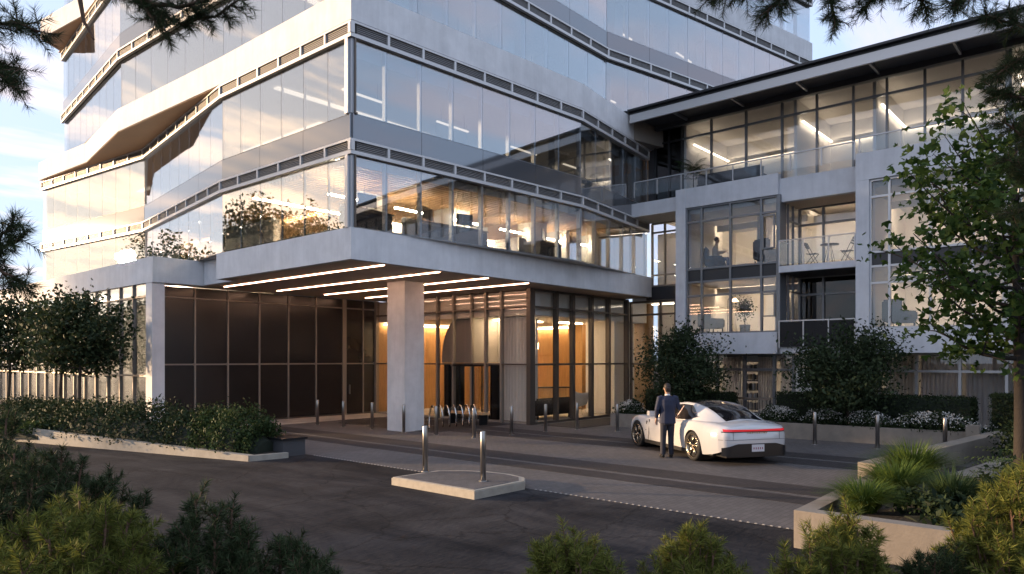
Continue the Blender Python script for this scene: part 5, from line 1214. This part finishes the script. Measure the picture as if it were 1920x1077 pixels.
for i in range(9):
    t = i / 8
    for k in range(9):
        a = (k / 8 - 0.5) * 2; y = -0.25 + 0.62 * t if t < 0.5 else 0.06 + 0.30 * (t - 0.5) * 2; z = 0.40 + 0.10 * a * a + (0 if t < 0.5 else 0.55 * ((t - 0.5) * 2)); V.append((a * 0.34, y, z))
for i in range(8):
    for k in range(8): F.append((i * 9 + k, i * 9 + k + 1, (i + 1) * 9 + k + 1, (i + 1) * 9 + k))
sh = M('shell', V, F, 'white_fabric', ar, True); md = sh.modifiers.new('t', 'SOLIDIFY'); md.thickness = 0.03
for x in (-0.25, 0.25):
    for y in (-0.2, 0.3): tube('leg', [(x * 0.5, y * 0.4, 0.40), (x * 1.1, y * 1.1, 0.0)], 0.012, 'chrome', ar, 6)
dk = E('reception_desk', 'timber reception desk with dark top inside the lobby', 'desk', (14.2, 4.9, 0.05), R(-30))
B('front_panel', (0, 0, 0.52), (2.2, 0.5, 1.04), 'wood_wall', dk); B('desk_top', (0, 0.05, 1.07), (2.4, 0.7, 0.05), 'black_metal', dk)
ch = E('chandelier', 'glowing tiered chandelier hanging in the lobby', 'lamp', (12.9, 4.6, 2.75))
B('stem', (0, 0, 0.95), (0.02, 0.02, 0.75), 'black_metal', ch)
for j, (r_, z, n) in enumerate(((0.26, 0.5, 14), (0.34, 0.28, 18), (0.20, 0.05, 12))):
    lathe('ring', [(r_, z + 0.08), (r_ + 0.015, z + 0.09), (r_ + 0.015, z + 0.11), (r_, z + 0.11)], 'chrome', ch, 24)
    for k in range(n): a = 6.283 * k / n; tube('glow_rod', [(r_ * math.cos(a), r_ * math.sin(a), z + 0.1), (r_ * 0.97 * math.cos(a), r_ * 0.97 * math.sin(a), z - 0.18)], 0.016, 'bulb', ch, 5)
# white sheer curtain inside the lobby corner, pleated
def curtain(label, p, q, z0, z1, n, m='curtain', amp=0.05, group='curtains'):
    e = E('curtain', label, 'curtain', (p[0], p[1], z0), 0, group); d = Vector((q[0] - p[0], q[1] - p[1])); l = d.length; d /= l; nr = Vector((-d.y, d.x)); V = []; F = []
    k = n * 6
    for i in range(k + 1):
        t = i / k; a = amp * math.sin(t * n * 6.283 + 0.7 * math.sin(t * 9)); b = d * l * t + nr * a
        V += [(b.x, b.y, 0), (b.x, b.y, z1 - z0)]
    for i in range(k): F.append((2 * i, 2 * i + 2, 2 * i + 3, 2 * i + 1))
    M('cloth', V, F, m, e, True); SEG('curtain_track', (0, 0), (d.x * l, d.y * l), z1 - z0, z1 - z0 + 0.03, 0.05, 0, 'frame_grey', e)
curtain('white curtain inside the lobby corner left of the entrance glass', (9.25, 1.7), (9.25, 3.1), 0.06, 4.0, 9, 'white_fabric')
GY = 14.95
curtain('pale curtain in the ground window left of the bookshelf', (GY, -3.35), (GY, -4.1), 0.12, 2.5, 8)
curtain('pale curtain in the ground window right of the bookshelf', (GY, -4.75), (GY, -5.45), 0.12, 2.5, 8)
curtain('narrow pale curtain in the ground window beside the entry door', (GY, -5.6), (GY, -6.15), 0.12, 2.5, 6)
curtain('wide pale curtain in the ground window behind the broad tree', (GY, -7.0), (GY, -8.9), 0.12, 2.5, 14)
curtain('grey curtain in the shaded ground window, left of three', (GY, -9.1), (GY, -10.05), 0.12, 2.5, 9)
curtain('grey curtain in the shaded ground window, middle of three', (GY, -10.15), (GY, -11.2), 0.12, 2.5, 9)
curtain('grey curtain in the shaded ground window, right of three', (GY, -11.4), (GY, -13.1), 0.12, 2.5, 13)
bs = E('bookshelf', 'tall dark bookshelf with books in the ground floor window', 'bookshelf', (15.2, -4.42, 0.1))
for yv in (-0.3, 0.3): B('side_panel', (0, yv, 1.15), (0.3, 0.03, 2.3), 'charcoal', bs)
for k in range(7): B('shelf', (0, 0, 0.05 + k * 0.36), (0.3, 0.57, 0.025), 'charcoal', bs)
for k in range(6):
    y = -0.26
    while y < 0.2: wv = rnd.uniform(0.025, 0.05); B('book', (-0.02, y + wv / 2, 0.07 + k * 0.36 + 0.12), (0.2, wv, rnd.uniform(0.18, 0.25)), rnd.choice(['book_spine', 'white_fabric', 'charcoal', 'shirt_tan']), bs); y += wv + (0.004 if rnd.random() < 0.8 else 0.08)
# offices on the first floor
G1 = 'office desks behind the first floor glass'
for k, (x, y, rz, lab) in enumerate([(1.5, 1.3, 8, 'dark office desk in the glazed corner of the first floor'), (3.9, 1.35, -4, 'dark office desk with monitor left of the first white pier'), (5.4, 1.2, 0, 'low dark office desk right of the first white pier'), (9.3, 1.0, 6, 'dark office desk with monitor between the two cream piers')]):
    e = E('office_desk', lab, 'desk', (x, y, 5.90), R(rz), G1)
    B('desk_top', (0, 0, 0.73), (1.5, 0.75, 0.04), 'charcoal', e); B('modesty_panel', (0, -0.3, 0.42), (1.4, 0.03, 0.5), 'charcoal', e)
    for sx_ in (-0.7, 0.7): B('leg', (sx_, 0, 0.355), (0.05, 0.65, 0.71), 'black_metal', e)
    mo = E('monitor', ['black monitor on the corner office desk', 'black monitor tilted on the desk left of the pier', 'black monitor on the low office desk', 'black monitor between the cream piers'][k], 'monitor', (x + 0.1, y + 0.1, 6.65), R(rz + (25 if k % 2 else -15)), 'office monitors')
    B('screen_panel', (0, 0, 0.36), (0.60, 0.03, 0.36), 'screen', mo); B('bezel', (0, 0.02, 0.36), (0.62, 0.012, 0.38), 'black_metal', mo); B('stand', (0, 0.03, 0.12), (0.05, 0.03, 0.22), 'black_metal', mo); B('foot', (0, 0.02, 0.008), (0.24, 0.18, 0.016), 'black_metal', mo)
    oc = E('office_chair', ['office chair at the glazed corner desk', 'office chair left of the first pier', 'office chair right of the first pier', 'office chair between the cream piers'][k], 'chair', (x, y + 0.75, 5.9), R(rz + 180), 'office chairs')
    rounded('seat', (0, 0, 0.47), (0.48, 0.46, 0.08), 'charcoal', oc, 0.03); rounded('backrest', (0, -0.24, 0.80), (0.46, 0.06, 0.55), 'charcoal', oc, 0.03); tube('gas_stem', [(0, 0, 0.08), (0, 0, 0.44)], 0.03, 'black_metal', oc, 8)
    for q in range(5): a = 6.283 * q / 5; tube('base_spoke', [(0, 0, 0.09), (0.28 * math.cos(a), 0.28 * math.sin(a), 0.05)], 0.018, 'black_metal', oc, 6)
# apartments
pt_ = E('wall_painting', 'square landscape painting on the apartment wall behind the reader', 'painting', (16.5, -4.40, 6.5), 0)
B('canvas', (0, 0, 0.45), (0.95, 0.03, 0.9), 'art_canvas', pt_); 
for dx in (-0.49, 0.49): B('frame_bar', (dx, 0.0, 0.45), (0.03, 0.045, 0.96), 'charcoal', pt_)
for dz in (-0.045, 0.945): B('frame_bar', (0, 0, dz), (1.01, 0.045, 0.03), 'charcoal', pt_)
def armchair(label, loc, rz, m):
    e = E('armchair', label, 'armchair', loc, rz); rounded('seat', (0, 0.05, 0.32), (0.7, 0.7, 0.2), m, e, 0.06); rounded('backrest', (0, -0.32, 0.62), (0.78, 0.16, 0.75), m, e, 0.07)
    for s in (-1, 1): rounded('armrest', (s * 0.36, 0.0, 0.45), (0.12, 0.7, 0.32), m, e, 0.05)
    for sx_ in (-0.3, 0.3):
        for sy in (-0.3, 0.3): B('leg', (sx_, sy, 0.11), (0.04, 0.04, 0.22), 'black_metal', e)
armchair('dark armchair holding the reader in the apartment window', (15.02, -3.0, 5.79), R(200), 'charcoal')
armchair('large charcoal armchair with headrest silhouetted in the apartment window', (14.6, -5.25, 5.79), R(250), 'charcoal')
armchair('dark low armchair in the right bay lower window', (14.6, -9.6, 3.36), R(240), 'charcoal')
armchair('grey armchair in the left bay lower window', (14.7, -3.0, 3.36), R(240), 'charcoal')
def potplant(name, label, loc, h, rad, n, m, seed, size, palm=False):
    e = E(name, label, 'plant', loc); lathe('pot', [(0.15, 0), (0.20, 0.34), (0.18, 0.36), (0.0, 0.33)], 'charcoal', e, 16); g = np.random.default_rng(seed); tube('stem', [(0, 0, 0.3), (0.02, 0.01, h * 0.6), (0, 0, h * 0.8)], [0.022, 0.016, 0.01], 'bark', e, 6)
    if palm:
        V = []; F = []; rr = random.Random(seed)
        for k in range(n):
            az = rr.uniform(0, 6.283); el = rr.uniform(0.2, 1.3); l = rad * rr.uniform(0.8, 1.2); d = Vector((math.cos(az), math.sin(az), 0)); s = Vector((-math.sin(az), math.cos(az), 0)); b = Vector((0, 0, h * rr.uniform(0.45, 0.8)))
            for i in range(1, 13):
                t = i / 13; p = b + d * l * t * math.cos(el * (1 - .4 * t)) + Vector((0, 0, l * (math.sin(el) * t - 0.45 * t * t)))
                for sg in (-1, 1): o = len(V); w_ = 0.17 * (1 - t * 0.7); V += [p, p + s * sg * w_ * 0.5 + d * 0.05 + Vector((0, 0, .012)), p + s * sg * w_ + d * 0.11 - Vector((0, 0, .03)), p + s * sg * w_ * .5 + d * 0.075]; F.append((o, o + 1, o + 2, o + 3))
        M('fronds', V, F, m, e)
    else:
        P = g.normal(0, 0.36, (n, 3)) * np.array([rad, rad, rad * 1.15]) + np.array([0, 0, h * 0.85]); leaves('foliage', P, size, m, e, 0.4)
    return e
potplant('potted_palm', 'potted palm on the roof terrace against the glazing', (14.6, -2.3, 8.6), 1.75, 0.78, 46, 'fern', 5, 0.1, True)
potplant('potted_ficus', 'leafy potted ficus lit from behind in the lower apartment window', (14.7, -4.35, 3.34), 1.15, 0.42, 700, 'leaf_mid', 6, 0.085)
sl = E('arc_lamp', 'small arc lamp with round shade in the lower apartment window', 'lamp', (15.2, -3.45, 3.36)); tube('stem', [(0, 0, 0), (0, 0, 1.35), (0, -0.12, 1.48), (0, -0.28, 1.40)], 0.012, 'black_metal', sl, 6); lathe('lamp_shade', [(0.04, 1.40), (0.14, 1.28), (0.13, 1.27), (0.0, 1.36)], 'bulb', sl, 16, loc=(0, -0.28, 0)); lathe('base', [(0.13, 0), (0.13, 0.02), (0, 0.02)], 'black_metal', sl, 16)
sb = E('terrace_sofa', 'long dark outdoor sofa behind the terrace balustrade', 'sofa', (14.7, -3.9, 8.6), R(90)); rounded('seat', (0, 0, 0.25), (2.6, 0.8, 0.4), 'charcoal', sb, 0.06); rounded('backrest', (0, 0.33, 0.62), (2.6, 0.2, 0.6), 'charcoal', sb, 0.08)
for s in (-1, 1): rounded('armrest', (s * 1.25, 0, 0.45), (0.18, 0.8, 0.3), 'charcoal', sb, 0.05)
bt = E('bistro_table', 'small round black table on the upper balcony', 'table', (14.35, -7.5, 5.62)); lathe('table_top', [(0.30, 0.70), (0.30, 0.725), (0, 0.725)], 'black_metal', bt, 20)
for k in range(4): a = 0.785 + 1.571 * k; tube('leg', [(0.05 * math.cos(a), 0.05 * math.sin(a), 0.70), (0.22 * math.cos(a), 0.22 * math.sin(a), 0.0)], 0.01, 'black_metal', bt, 6)
for lab, y, rz in (('black slatted folding chair right of the balcony table', -8.1, 0), ('black slatted folding chair left of the balcony table', -6.9, 180)):
    e = E('folding_chair', lab, 'chair', (14.35, y, 5.62), R(rz), 'balcony folding chairs')
    for x in (-0.19, 0.19):
        tube('leg', [(x, -0.22, 0.88), (x, 0.0, 0.42), (x, 0.22, 0.0)], 0.011, 'black_metal', e, 6); tube('leg', [(x * 0.9, 0.18, 0.44), (x * 0.9, -0.22, 0.0)], 0.011, 'black_metal', e, 6)
    for k in range(4): B('seat_slat', (0, -0.1 + k * 0.09, 0.445), (0.38, 0.06, 0.014), 'black_metal', e)
    for k in range(3): B('back_slat', (0, -0.15 - 0.032 * k, 0.68 + 0.075 * k), (0.38, 0.014, 0.05), 'black_metal', e)
